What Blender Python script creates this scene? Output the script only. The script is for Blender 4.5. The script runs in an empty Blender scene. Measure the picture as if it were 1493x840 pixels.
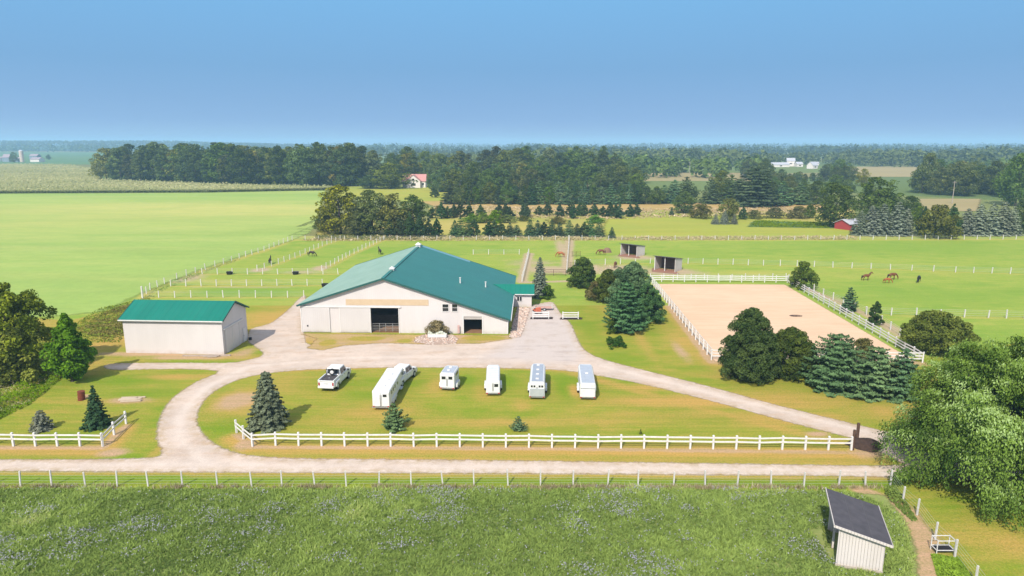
import bpy, math, random
import numpy as np
from mathutils import Vector, Matrix
R = math.radians
rng = np.random.default_rng(7); random.seed(7)

# ------------------------------------------------------------------ camera, sky, sun, exposure
CH = 29.0; F = 1000.0; VH = 209.0; PW, PH = 1493.0, 840.0
pitch = math.atan((PH/2-VH)/F); cp, sp = math.cos(pitch), math.sin(pitch)
scene = bpy.context.scene; col = scene.collection
cam = bpy.data.cameras.new('camera'); camo = bpy.data.objects.new('camera', cam); col.objects.link(camo)
camo.location = (0, 0, CH); camo.rotation_euler = (math.pi/2-pitch, 0, 0)
cam.sensor_width = 36; cam.lens = 36*F/PW; cam.clip_start = .5; cam.clip_end = 20000
scene.camera = camo
SUN_EL, SUN_AZ = 43.0, 202.0
world = bpy.data.worlds.new('World'); scene.world = world; world.use_nodes = True
wt = world.node_tree; wt.nodes.clear()
wo = wt.nodes.new('ShaderNodeOutputWorld'); bg = wt.nodes.new('ShaderNodeBackground'); sk = wt.nodes.new('ShaderNodeTexSky')
sk.sky_type = 'NISHITA'; sk.sun_disc = False; sk.sun_elevation = R(SUN_EL); sk.sun_rotation = R(SUN_AZ)
sk.altitude = 0; sk.air_density = 1.0; sk.dust_density = 0.3; sk.ozone_density = 2.0
BGS = 0.15; EXPO = 0.57
bg.inputs['Strength'].default_value = BGS
# the low sky opposite the sun is a clear even blue: grade the Nishita sky there by elevation
tcw = wt.nodes.new('ShaderNodeTexCoord'); sxw = wt.nodes.new('ShaderNodeSeparateXYZ'); wt.links.new(tcw.outputs['Generated'], sxw.inputs[0])
r1 = wt.nodes.new('ShaderNodeValToRGB'); r2 = wt.nodes.new('ShaderNodeValToRGB'); mx = wt.nodes.new('ShaderNodeMix'); mx.data_type = 'RGBA'
SKYK = 1.0
for rr, st in ((r1, [(0.0, (.33, .47, .71)), (.03, (.255, .425, .71)), (.10, (.20, .41, .70)), (.20, (.20, .48, .82))]), (r2, [(.22, (0, 0, 0)), (.40, (1, 1, 1))])):
    e = rr.color_ramp.elements
    while len(e) < len(st): e.new(.5)
    for q, (p, c) in zip(e, st): q.position = p; q.color = (*c, 1)
    wt.links.new(sxw.outputs['Z'], rr.inputs['Fac'])
vm = wt.nodes.new('ShaderNodeVectorMath'); vm.operation = 'SCALE'; vm.inputs['Scale'].default_value = 1/(BGS*2**EXPO)
wt.links.new(r1.outputs[0], vm.inputs[0]); wt.links.new(r2.outputs[0], mx.inputs[0]); wt.links.new(vm.outputs[0], mx.inputs[6]); hsw = wt.nodes.new('ShaderNodeHueSaturation'); hsw.inputs['Saturation'].default_value = .5; hsw.inputs['Value'].default_value = 1.3; wt.links.new(sk.outputs[0], hsw.inputs['Color']); wt.links.new(hsw.outputs[0], mx.inputs[7])
wt.links.new(mx.outputs[2], bg.inputs['Color']); wt.links.new(bg.outputs[0], wo.inputs['Surface'])
sl = bpy.data.lights.new('sun', 'SUN'); so = bpy.data.objects.new('sun', sl); col.objects.link(so)
sl.energy = 3.9; sl.angle = R(0.6); sl.color = (1.0, .93, .82)
sdir = Vector((math.sin(R(SUN_AZ))*math.cos(R(SUN_EL)), math.cos(R(SUN_AZ))*math.cos(R(SUN_EL)), math.sin(R(SUN_EL))))
so.rotation_euler = sdir.to_track_quat('Z', 'Y').to_euler()
so.location = (0, 0, 60)
vs = scene.view_settings; vs.view_transform = 'Standard'; vs.look = 'None'; vs.gamma = 1; vs.exposure = EXPO
HAZE_DENSITY = 0.00025; HAZE_COLOR = (.42, .70, .98)
scene.cycles.max_bounces = 6; scene.cycles.volume_bounces = 1; scene.cycles.transparent_max_bounces = 12

# ------------------------------------------------------------------ plan: photo measurements -> ground coordinates
def ray(u, v):
    a = (u-PW/2)/F; b = (PH/2-v)/F
    return a, cp+b*sp, -sp+b*cp
def P(u, v, z=0.0):
    d = ray(u, v); t = (z-CH)/d[2]
    return (d[0]*t, d[1]*t)
def Z(u, v, y):
    d = ray(u, v); t = y/d[1]
    return CH+d[2]*t
def W(u, v, px):                 # metres spanned by px at that ground point
    x, y = P(u, v); return px*(y*cp+CH*sp)/F

# ------------------------------------------------------------------ object helpers
def link(o, parent=None):
    col.objects.link(o)
    if parent is not None: o.parent = parent
    return o
def tag(o, label=None, cat=None, group=None, kind=None):
    if label: o['label'] = label
    if cat: o['category'] = cat
    if group: o['group'] = group
    if kind: o['kind'] = kind
    return o
def empty(name, loc=(0, 0, 0), rz=0.0, label=None, cat=None, group=None):
    o = link(bpy.data.objects.new(name, None)); o.location = loc; o.rotation_euler = (0, 0, rz); o.empty_display_size = .2
    return tag(o, label, cat, group)
def copy_tree(o, parent=None):
    c = o.copy(); col.objects.link(c)
    if parent is not None: c.parent = parent
    for ch in list(o.children): copy_tree(ch, c)
    return c

class MB:
    def __init__(s): s.v = []; s.f = []; s.m = []; s.sm = []
    def add(s, vs_, fs, mi=0, smooth=False):
        n = len(s.v); s.v += [tuple(map(float, q)) for q in vs_]
        for f in fs: s.f.append(tuple(i+n for i in f)); s.m.append(mi); s.sm.append(smooth)
        return s
    def box(s, c, d, rz=0.0, mi=0):
        hx, hy, hz = d[0]/2, d[1]/2, d[2]/2; ca, sa = math.cos(rz), math.sin(rz)
        v = []
        for z in (-hz, hz):
            for x, y in ((-hx, -hy), (hx, -hy), (hx, hy), (-hx, hy)):
                v.append((c[0]+x*ca-y*sa, c[1]+x*sa+y*ca, c[2]+z))
        return s.add(v, [(3, 2, 1, 0), (4, 5, 6, 7), (0, 1, 5, 4), (1, 2, 6, 5), (2, 3, 7, 6), (3, 0, 4, 7)], mi)
    def bar(s, a, b, w, h=None, mi=0):       # rectangular bar a -> b
        h = h or w; a, b = Vector(a), Vector(b); d = (b-a).normalized()
        up = Vector((0, 0, 1)) if abs(d.z) < .95 else Vector((0, 1, 0))
        x = d.cross(up).normalized(); y = x.cross(d).normalized()
        v = []
        for p in (a, b):
            for i, j in ((-1, -1), (1, -1), (1, 1), (-1, 1)): v.append(p+x*(w/2*i)+y*(h/2*j))
        return s.add(v, [(0, 1, 2, 3), (7, 6, 5, 4), (1, 0, 4, 5), (2, 1, 5, 6), (3, 2, 6, 7), (0, 3, 7, 4)], mi)
    def tube(s, pts, rad, n=8, mi=0, caps=True):
        pts = [Vector(p) for p in pts]
        if not hasattr(rad, '__len__'): rad = [rad]*len(pts)
        v = []
        for i, p in enumerate(pts):
            d = (pts[min(i+1, len(pts)-1)]-pts[max(i-1, 0)]).normalized()
            up = Vector((0, 0, 1)) if abs(d.z) < .9 else Vector((1, 0, 0))
            x = d.cross(up).normalized(); y = x.cross(d)
            for k in range(n):
                a = 2*math.pi*k/n; v.append(p+x*(math.cos(a)*rad[i])+y*(math.sin(a)*rad[i]))
        f = []
        for i in range(len(pts)-1):
            for k in range(n): f.append((i*n+k, i*n+(k+1) % n, (i+1)*n+(k+1) % n, (i+1)*n+k))
        s.add(v, f, mi, True)
        if caps: s.add(v[:n], [tuple(range(n))], mi); s.add(v[-n:], [tuple(range(n-1, -1, -1))], mi)
        return s
    def cyl(s, c, r, h, n=16, axis='z', mi=0, r2=None):
        c = Vector(c); d = {'x': Vector((1, 0, 0)), 'y': Vector((0, 1, 0)), 'z': Vector((0, 0, 1))}[axis]*h/2
        return s.tube([c-d, c+d], [r, r if r2 is None else r2], n, mi)
    def prism(s, poly, a, b, plane='xz', mi=0):  # polygon in plane, extruded along the third axis from a to b
        def T(p, t):
            return (p[0], t, p[1]) if plane == 'xz' else ((t, p[0], p[1]) if plane == 'yz' else (p[0], p[1], t))
        n = len(poly); v = [T(p, a) for p in poly]+[T(p, b) for p in poly]
        return s.add(v, [tuple(range(n)), tuple(range(2*n-1, n-1, -1))]+[((i+1) % n, i, i+n, (i+1) % n+n) for i in range(n)], mi)
    def slab(s, q, t, mi=0):                     # 4 corner points, thickened upward along the normal
        q = [Vector(p) for p in q]; n = (q[1]-q[0]).cross(q[3]-q[0]).normalized()*t
        return s.add(q+[p+n for p in q], [(3, 2, 1, 0), (4, 5, 6, 7), (0, 1, 5, 4), (1, 2, 6, 5), (2, 3, 7, 6), (3, 0, 4, 7)], mi)
    def mesh(s, name, mats):
        me = bpy.data.meshes.new(name); me.from_pydata(s.v, [], s.f)
        for m in (mats if isinstance(mats, (list, tuple)) else [mats]): me.materials.append(m)
        me.polygons.foreach_set('material_index', s.m); me.polygons.foreach_set('use_smooth', s.sm)
        import bmesh
        bm = bmesh.new(); bm.from_mesh(me); bmesh.ops.recalc_face_normals(bm, faces=bm.faces); bm.to_mesh(me); bm.free()
        me.update(); return me
    def build(s, name, mats, parent=None, bevel=0.0, loc=None, rz=None):
        o = link(bpy.data.objects.new(name, s.mesh(name, mats)), parent)
        if bevel:
            md = o.modifiers.new('bevel', 'BEVEL'); md.width = bevel; md.segments = 2; md.limit_method = 'ANGLE'
        if loc is not None: o.location = loc
        if rz is not None: o.rotation_euler[2] = rz
        return o
def put(name, me, parent=None, loc=(0, 0, 0), rot=(0, 0, 0)):
    o = link(bpy.data.objects.new(name, me), parent); o.location = loc; o.rotation_euler = rot; return o

# ------------------------------------------------------------------ materials
def new_mat(name):
    m = bpy.data.materials.new(name); m.use_nodes = True
    nt = m.node_tree; b = nt.nodes['Principled BSDF']; return m, nt, b
def N(nt, t, **kw):
    n = nt.nodes.new(t)
    for k, v in kw.items(): setattr(n, k, v)
    return n
def noise(nt, scale, detail=4, rough=.55, vec=None, stretch=None, world=True):
    tc = N(nt, 'ShaderNodeNewGeometry') if world else N(nt, 'ShaderNodeTexCoord')
    out = tc.outputs['Position'] if world else tc.outputs['Object']
    if stretch:
        mp = N(nt, 'ShaderNodeMapping'); mp.inputs['Scale'].default_value = stretch[:3]
        if len(stretch) > 3: mp.inputs['Rotation'].default_value = (0, 0, stretch[3])
        nt.links.new(out, mp.inputs['Vector']); out = mp.outputs[0]
    n = N(nt, 'ShaderNodeTexNoise'); n.inputs['Scale'].default_value = scale; n.inputs['Detail'].default_value = detail
    n.inputs['Roughness'].default_value = rough; nt.links.new(out, n.inputs['Vector']); return n.outputs['Fac']
def ramp(nt, fac, stops):
    r = N(nt, 'ShaderNodeValToRGB'); e = r.color_ramp.elements
    while len(e) < len(stops): e.new(.5)
    for q, (p, c) in zip(e, stops): q.position = p; q.color = (c[0], c[1], c[2], 1) if hasattr(c, '__len__') else (c, c, c, 1)
    nt.links.new(fac, r.inputs['Fac']); return r.outputs['Color']
def mix(nt, fac, a, b, mode='MIX'):
    m = N(nt, 'ShaderNodeMix', data_type='RGBA', blend_type=mode)
    for inp, x in ((m.inputs[0], fac), (m.inputs[6], a), (m.inputs[7], b)):
        if isinstance(x, (int, float)): inp.default_value = x
        elif isinstance(x, (tuple, list)): inp.default_value = (*x[:3], 1)
        else: nt.links.new(x, inp)
    return m.outputs[2]
def mth(nt, op, a, b=None, c=None, clamp=False):
    m = N(nt, 'ShaderNodeMath', operation=op, use_clamp=clamp)
    for inp, x in zip(m.inputs, (a, b, c)):
        if x is None: continue
        if isinstance(x, (int, float)): inp.default_value = x
        else: nt.links.new(x, inp)
    return m.outputs[0]
def bump(nt, b, h, strength=.3, dist=.05):
    n = N(nt, 'ShaderNodeBump'); n.inputs['Strength'].default_value = strength; n.inputs['Distance'].default_value = dist
    nt.links.new(h, n.inputs['Height']); nt.links.new(n.outputs[0], b.inputs['Normal'])
def surf(name, c1, c2=None, scale=1.0, rough=.8, spec=.3, metal=0.0, bmp=0.0, bscale=None, bdist=.02, stretch=None, detail=5, dirt=None):
    m, nt, b = new_mat(name)
    c2 = c2 or tuple(x*.85 for x in c1)
    n = noise(nt, scale, detail, .6, stretch=stretch, world=False)
    c = mix(nt, ramp(nt, n, [(.3, 0), (.7, 1)]), c1, c2)
    if dirt:
        n2 = noise(nt, dirt[0], 6, .65, world=False); c = mix(nt, ramp(nt, n2, [(dirt[1], 0), (min(1, dirt[1]+.18), 1)]), c, dirt[2])
    nt.links.new(c, b.inputs['Base Color']); b.inputs['Roughness'].default_value = rough; b.inputs['Metallic'].default_value = metal
    b.inputs['Specular IOR Level'].default_value = spec
    if bmp: bump(nt, b, noise(nt, bscale or scale*6, 4, world=False), bmp, bdist)
    return m
def siding(name, c1, c2, pitch_=.3, axis='X', strength=.35, rough=.6, spec=.3):
    kk = 1.0 if pitch_ > .5 else .3
    m, nt, b = new_mat(name)
    n = noise(nt, .35, 6, .6, stretch=(1, 1, .35), world=False)
    c = mix(nt, ramp(nt, n, [(.35, 0), (.7, 1)]), c1, c2)
    tc = N(nt, 'ShaderNodeTexCoord'); sx = N(nt, 'ShaderNodeSeparateXYZ'); nt.links.new(tc.outputs['Object'], sx.inputs[0])
    fr = mth(nt, 'FRACT', mth(nt, 'DIVIDE', sx.outputs[axis], pitch_))
    rib = mth(nt, 'SUBTRACT', 1, mth(nt, 'MULTIPLY', mth(nt, 'ABSOLUTE', mth(nt, 'SUBTRACT', fr, .5)), 9), clamp=True)
    # splash dirt low on the wall
    lo = mth(nt, 'SUBTRACT', 1, mth(nt, 'MULTIPLY', sx.outputs['Z'], 1.6), clamp=True)
    d = mth(nt, 'MULTIPLY', lo, ramp(nt, noise(nt, 1.3, 5, world=False), [(.35, 0), (.65, .7)]))
    if axis != 'Z' and pitch_ < .5: c = mix(nt, d, c, (c1[0]*.72, c1[1]*.6, c1[2]*.5))
    wn = N(nt, 'ShaderNodeTexWhiteNoise', noise_dimensions='1D'); nt.links.new(mth(nt, 'FLOOR', mth(nt, 'DIVIDE', sx.outputs[axis], .9)), wn.inputs['W'])
    c = mix(nt, mth(nt, 'MULTIPLY', wn.outputs['Value'], .16*kk), c, tuple(x*.55 for x in c1))
    stk = noise(nt, 1.6, 5, .7, stretch=(.08, 1, .1) if axis == 'Y' else (1, .08, .1), world=False)
    c = mix(nt, ramp(nt, stk, [(.5, 0), (.75, .22*kk)]), c, tuple(x*.6+.03 for x in c1))
    c = mix(nt, mth(nt, 'MULTIPLY', rib, .16*kk), c, tuple(x*.5 for x in c1))
    nt.links.new(c, b.inputs['Base Color']); b.inputs['Roughness'].default_value = rough; b.inputs['Specular IOR Level'].default_value = spec
    bump(nt, b, rib, min(1, strength*(1+kk)), .02+.03*kk); return m
M = {}
M['wall'] = siding('cream_steel_siding', (.565, .525, .51), (.525, .485, .47), .3, 'X')
M['wally'] = siding('cream_steel_siding_side', (.565, .525, .51), (.525, .485, .47), .3, 'Y')
M['door_panel'] = siding('door_panel_steel', (.52, .49, .475), (.49, .455, .44), .3, 'X', .3)
M['tan'] = surf('tan_clear_panel', (.52, .40, .27), (.47, .35, .23), 1.2, rough=.5)
M['trim'] = surf('white_trim', (.62, .60, .58), (.56, .54, .52), 3, rough=.5)
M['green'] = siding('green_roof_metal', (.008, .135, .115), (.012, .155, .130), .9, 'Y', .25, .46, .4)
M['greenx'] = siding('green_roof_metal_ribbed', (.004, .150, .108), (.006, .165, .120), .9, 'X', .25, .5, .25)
M['greensheen'] = siding('sky_sheen_green_roof', (.21, .33, .24), (.27, .39, .30), .9, 'Y', .25, .5, .6)  # left barn slope: grazing sky reflection painted in as a paler green
M['greenedge'] = surf('dark_green_trim', (.02, .09, .08), rough=.5)
M['fence'] = surf('white_board_paint', (.66, .645, .63), (.52, .50, .48), 2.5, rough=.55)
M['post'] = surf('weathered_white_post', (.60, .58, .55), (.46, .43, .39), 2, rough=.7)
M['wire'] = surf('pale_fence_wire', (.42, .42, .40), rough=.5)
M['black'] = surf('black_rubber', (.012, .012, .014), (.02, .02, .022), 3, rough=.6)
M['glass'] = surf('dark_window_glass', (.012, .014, .018), (.02, .022, .026), 1, rough=.08, spec=.7)
M['white'] = surf('white_vehicle_paint', (.64, .64, .64), (.60, .60, .59), .8, rough=.3, spec=.5, dirt=(1.4, .56, (.50, .47, .43)))
M['alu'] = surf('brushed_aluminium', (.50, .53, .57), (.43, .46, .50), 1.5, rough=.4, metal=.35)
M['alu2'] = surf('dull_aluminium', (.38, .42, .47), (.33, .36, .41), 1.5, rough=.45, metal=.3)
M['chrome'] = surf('chrome', (.6, .6, .6), rough=.15, metal=1)
M['bed'] = surf('black_truck_bed', (.03, .028, .03), (.09, .08, .08), 3, rough=.7)
M['red_lamp'] = surf('red_lamp_lens', (.35, .02, .02), rough=.25)
M['galv'] = surf('galvanised_steel', (.40, .40, .41), (.30, .30, .31), 4, rough=.45, metal=.6)
M['rust'] = surf('rusty_steel', (.20, .045, .02), (.10, .03, .015), 5, rough=.85)
M['brown_post'] = surf('weathered_brown_timber', (.11, .06, .04), (.06, .035, .025), 4, rough=.9)
M['bark'] = surf('grey_brown_bark', (.10, .075, .055), (.05, .038, .03), 3, rough=.95, bmp=.5, stretch=(3, 3, .6))
M['shingle'] = surf('black_shingle_roof', (.055, .052, .06), (.085, .078, .088), 1.6, rough=.75, bmp=.4, bscale=14, stretch=(1, 1, 1))
M['woodwhite'] = siding('whitewashed_boards', (.58, .53, .50), (.50, .45, .41), .2, 'Y', .7, .8)
M['woodwhitex'] = siding('whitewashed_boards_front', (.58, .53, .50), (.50, .45, .41), .2, 'X', .7, .8)
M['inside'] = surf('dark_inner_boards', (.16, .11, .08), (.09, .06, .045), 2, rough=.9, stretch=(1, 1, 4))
M['red'] = surf('barn_red_paint', (.34, .04, .04), (.27, .035, .035), 2, rough=.7)
M['greymetal'] = surf('pale_grey_roof_metal', (.42, .42, .45), rough=.5)
M['redroof'] = surf('faded_red_shingle', (.46, .22, .20), (.40, .19, .17), .8, rough=.85)
M['housewhite'] = surf('white_house_siding', (.68, .62, .58), rough=.7)
M['greyhouse'] = surf('blue_grey_siding', (.20, .25, .30), rough=.7)
M['greyroof'] = surf('mauve_grey_shingle', (.30, .25, .28), rough=.85)
M['silo'] = surf('pink_concrete_stave', (.55, .44, .38), rough=.85)
M['redpaint'] = surf('orange_red_paint', (.50, .13, .07), rough=.5)
M['mulch'] = surf('dark_mulch', (.035, .022, .018), (.07, .042, .03), 4, rough=1, bmp=.9, bscale=18, bdist=.08)
M['rock'] = surf('pink_grey_stone', (.50, .38, .31), (.34, .27, .23), 1.5, rough=.9)
M['timber'] = surf('grey_landscape_timber', (.40, .33, .27), (.30, .24, .2), 3, rough=.9)
M['pole'] = surf('utility_pole_wood', (.34, .29, .25), rough=.9)
M['sandbarn'] = surf('arena_floor_dirt', (.24, .13, .07), rough=1)
M['tyre'] = M['black']

def foliage(name, dark, light, transl=.25, var=.25, tip=None):
    m, nt, b = new_mat(name)
    at = N(nt, 'ShaderNodeAttribute', attribute_name='tint'); oi = N(nt, 'ShaderNodeObjectInfo')
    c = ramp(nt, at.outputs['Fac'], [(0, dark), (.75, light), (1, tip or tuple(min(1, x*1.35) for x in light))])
    hs = N(nt, 'ShaderNodeHueSaturation'); nt.links.new(c, hs.inputs['Color'])
    nt.links.new(mth(nt, 'MULTIPLY_ADD', oi.outputs['Random'], .06, .472), hs.inputs['Hue'])
    r2 = mth(nt, 'FRACT', mth(nt, 'MULTIPLY', oi.outputs['Random'], 17.3))
    nt.links.new(mth(nt, 'MULTIPLY_ADD', r2, var*1.6, 1-var*.8), hs.inputs['Value'])
    nt.links.new(mth(nt, 'MULTIPLY_ADD', mth(nt, 'FRACT', mth(nt, 'MULTIPLY', oi.outputs['Random'], 7.7)), .3, .85), hs.inputs['Saturation'])
    df = N(nt, 'ShaderNodeBsdfDiffuse'); tr = N(nt, 'ShaderNodeBsdfTranslucent'); ms = N(nt, 'ShaderNodeMixShader')
    nt.links.new(hs.outputs[0], df.inputs['Color']); nt.links.new(mix(nt, 1.0, hs.outputs[0], (.9, 1.0, .45), 'MULTIPLY'), tr.inputs['Color'])
    ms.inputs[0].default_value = transl; nt.links.new(df.outputs[0], ms.inputs[1]); nt.links.new(tr.outputs[0], ms.inputs[2])
    nt.links.new(ms.outputs[0], nt.nodes['Material Output'].inputs['Surface']); nt.nodes.remove(b)
    return m
FM = {
 'oak': foliage('oak_leaves', (.042, .070, .016), (.135, .175, .040)),
 'wood': foliage('wood_leaves', (.042, .066, .018), (.130, .160, .042), var=.5),
 'maple': foliage('maple_leaves', (.055, .11, .012), (.19, .30, .036)),
 'willow': foliage('pale_pendulous_leaves', (.035, .062, .012), (.215, .275, .052), .32, tip=(.36, .43, .17)),
 'yellow': foliage('yellowing_leaves', (.09, .10, .014), (.29, .27, .035)),
 'spruce': foliage('spruce_needles', (.020, .042, .022), (.070, .115, .055), .05),
 'blue': foliage('blue_spruce_needles', (.065, .080, .055), (.205, .230, .160), .05),
 'pine': foliage('pine_needles', (.032, .068, .030), (.125, .200, .085), .08),
 'pinedark': foliage('dark_pine_needles', (.030, .062, .026), (.120, .185, .070), .1),
 'juniper': foliage('juniper_scales', (.020, .046, .011), (.085, .125, .024), .08),
 'cedar': foliage('dark_cedar_scales', (.020, .042, .016), (.065, .105, .038), .06, var=.35),
 'bronze': foliage('bronze_green_leaves', (.065, .068, .020), (.175, .170, .048)),
 'shrub': foliage('round_shrub_leaves', (.038, .080, .008), (.150, .210, .022), .2),
 'elm': foliage('olive_elm_leaves', (.070, .100, .020), (.235, .275, .055)),
 'ash': foliage('ash_leaves', (.062, .105, .014), (.195, .275, .045)),
 'greyspruce': foliage('grey_green_spruce_needles', (.050, .060, .032), (.185, .215, .135), .05),
 'rusty': foliage('rusty_flowering_shrub', (.09, .08, .035), (.34, .26, .11), .2),
}

# ------------------------------------------------------------------ leaf clouds
def cards(C, Nn, size, aspect, tint, rnd=.7, up=None):
    n = len(C)
    d = Nn/np.maximum(np.linalg.norm(Nn, axis=1, keepdims=True), 1e-6)+rng.normal(0, rnd, (n, 3)); d /= np.linalg.norm(d, axis=1, keepdims=True)
    a = rng.normal(0, 1, (n, 3)) if up is None else up+rng.normal(0, .25, (n, 3))
    t = np.cross(np.cross(d, a), d) if up is not None else np.cross(d, a)
    t /= np.maximum(np.linalg.norm(t, axis=1, keepdims=True), 1e-6)
    b = np.cross(d, t); s = (size if hasattr(size, '__len__') else np.full(n, size))[:, None]
    V = np.stack([C-t*s, C+b*s*aspect+d*s*.15, C+t*s, C-b*s*aspect-d*s*.15], 1).reshape(-1, 3)
    return V, np.asarray(tint)
def leaf_mesh(name, parts, mat):
    V = np.concatenate([p[0] for p in parts]); T = np.concatenate([p[1] for p in parts]); n = len(T)
    me = bpy.data.meshes.new(name); me.vertices.add(n*4); me.loops.add(n*4); me.polygons.add(n)
    me.vertices.foreach_set('co', V.astype(np.float32).ravel()); me.loops.foreach_set('vertex_index', np.arange(n*4, dtype=np.int32))
    me.polygons.foreach_set('loop_start', np.arange(0, n*4, 4, dtype=np.int32)); me.polygons.foreach_set('loop_total', np.full(n, 4, dtype=np.int32))
    at = me.attributes.new('tint', 'FLOAT', 'FACE'); at.data.foreach_set('value', np.clip(T, 0, 1).astype(np.float32))
    me.materials.append(mat); me.update(calc_edges=True); return me
def sph(n):
    d = rng.normal(0, 1, (n, 3)); return d/np.linalg.norm(d, axis=1, keepdims=True)
def profile_r(kind, t):
    # crown radius fraction against height fraction t
    if kind == 'round': return np.sqrt(np.clip(1-(2*t-1)**2, 0, 1))
    if kind == 'oak': return np.clip(np.sin(np.pi*np.clip(t, 0, 1)**.75)**.55, 0, 1)
    if kind == 'dome': return np.sqrt(np.clip(1-(t*.98)**2.4, 0, 1))
    if kind == 'egg': return np.clip((1-t**2.2)*(0.55+.9*np.minimum(t*2.2, .5)), 0, 1)
    if kind == 'cone': return np.clip((1-t)**.8*(.8+.2*np.minimum(t*8, 1)), .02, 1)
    if kind == 'jun': return np.clip(np.sqrt(np.clip(1-t**2.5, 0, 1))*(0.88+.12*np.minimum(t*6, 1))*(1-.10*t), .03, 1)
    if kind == 'crown': return np.clip(np.minimum(t/.22, 1)**.35*np.sqrt(np.clip(1-np.clip((t-.25)/.76, 0, 1)**2.3, 0, 1)), .02, 1)
    return np.ones_like(t)
def broad(name, mat, h, r, kind='oak', base=.12, leaf=.3, n=6000, nc=60, cr=.30, aspect=.6, lump=.12, hang=0.0, fill=.9):
    """Crown of leaf clumps: clump centres through the crown volume, leaves over each clump."""
    t = rng.uniform(0, 1, nc)**.85; pr = profile_r(kind, t)
    ang = rng.uniform(0, 2*np.pi, nc); rr = np.sqrt(rng.uniform(.15, 1, nc))
    irr = 1+lump*np.sin(ang*3+rng.uniform(0, 6))+lump*np.sin(ang*5+rng.uniform(0, 6)+t*5)+rng.normal(0, lump*.5, nc)
    ch = h*(1-base); crr = cr*r*rng.uniform(.6, 1.15, nc)*(.45+.55*pr)
    rad = np.maximum(r*pr*rr*irr-crr*.6, 0)
    C = np.stack([np.cos(ang)*rad, np.sin(ang)*rad, h*base+t*ch*.97-crr*.35*(t > .5)+crr*.3*(t < .2)], 1)
    k = rng.choice(nc, n, p=crr**2/np.sum(crr**2)); d = sph(n); d[:, 2] = np.where((d[:, 2] < -.35) & (rng.uniform(0, 1, n) < .6), -d[:, 2], d[:, 2])
    q = rng.uniform(.55, 1.05, n)[:, None]**.6
    Pn = C[k]+d*crr[k][:, None]*q*np.array([1, 1, .85])
    if hang: Pn[:, 2] -= hang*rng.uniform(0, 1, n)**2*crr[k]
    ct = rng.uniform(.15, .75, nc); tn = ct[k]+rng.normal(0, .16, n)
    out = d*.8+np.array([0, 0, .35])
    up = None
    if hang: up = np.tile(np.array([[0, 0, 1.0]]), (n, 1))
    return leaf_mesh(name, [cards(Pn, out, leaf*rng.uniform(.6, 1.25, n), aspect, tn, .55, up)], mat), C, crr
def conifer(name, mat, h, r, leaf=.12, layers=14, per=11, dens=34, droop=.28, power=.9, open_=0.0, base=.03, lift=0.0):
    """Whorls of branches, each a flattened drooping spray of short needle cards."""
    Cs, Ns, Ts, Ss = [], [], [], []
    for i in range(layers):
        t = (i+.5*rng.uniform(.7, 1.3))/layers; z0 = h*(base+(1-base)*t); L = r*(1-t)**power*(1 if t > .08 else .88)
        m = max(4, int(per*(1-t*.55)))
        a0 = rng.uniform(0, 6.28)
        for j in range(m):
            a = a0+2*np.pi*j/m+rng.normal(0, .16); l = L*rng.uniform(.76-open_, 1.06+open_*.4)+.04*r; k = max(5, int(dens*(.25+l/r)))
            s = rng.uniform(.08, 1, k)**.75
            wdt = (.17*l+.03*r)*np.sin(np.clip(s, 0, 1)*2.6+.35); off = rng.uniform(-1, 1, k)*wdt
            sag = -droop*l*s**1.3+lift*l*s**2+.07*l*np.maximum(s-.75, 0)*2-np.abs(off)*.25
            x = np.cos(a)*l*s-np.sin(a)*off; y = np.sin(a)*l*s+np.cos(a)*off
            z = z0+sag+rng.normal(0, .012*h/layers*8, k)
            Cs.append(np.stack([x, y, np.maximum(z, .03)], 1))
            Ns.append(np.tile([[np.cos(a)*.55, np.sin(a)*.55, .9]], (k, 1))); bt = rng.uniform(.2, .65)
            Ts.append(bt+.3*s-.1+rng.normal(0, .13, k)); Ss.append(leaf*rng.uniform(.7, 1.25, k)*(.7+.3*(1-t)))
    k = 30; z = h*rng.uniform(.9, 1.0, k); Cs.append(np.stack([rng.normal(0, .012*h, k), rng.normal(0, .012*h, k), z], 1)); Ns.append(sph(k)); Ts.append(np.full(k, .6)); Ss.append(np.full(k, leaf*.8))
    return leaf_mesh(name, [cards(np.concatenate(Cs), np.concatenate(Ns), np.concatenate(Ss), .5, np.concatenate(Ts), .4)], mat)
def trunk_mesh(name, h, r, limbs=None, mat=None):
    mb = MB(); lean = (random.uniform(-.03, .03)*h, random.uniform(-.03, .03)*h)
    mb.tube([(0, 0, -.1), (0, 0, h*.05), (lean[0]*.3, lean[1]*.3, h*.4), (lean[0], lean[1], h*.75), (lean[0], lean[1], h*.95)], [r*1.35, r, r*.75, r*.35, r*.08], 8)
    for c in (limbs if limbs is not None else []):
        z0 = max(h*.12, min(h*.6, c[2]*.55)); mb.tube([(0, 0, z0), (c[0]*.45, c[1]*.45, z0+(c[2]-z0)*.55), tuple(c)], [r*.38, r*.22, r*.06], 5)
    return mb.mesh(name, mat or M['bark'])
def plant(name, loc, crown, trunk, label, cat='tree', group=None, crown_name='crown', rz=0.0, scale=None):
    o = empty(name, (loc[0], loc[1], 0), rz, label, cat, group)
    put(crown_name, crown, o)
    if trunk: put('trunk', trunk, o)
    if scale is not None: o.scale = scale
    return o

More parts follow.
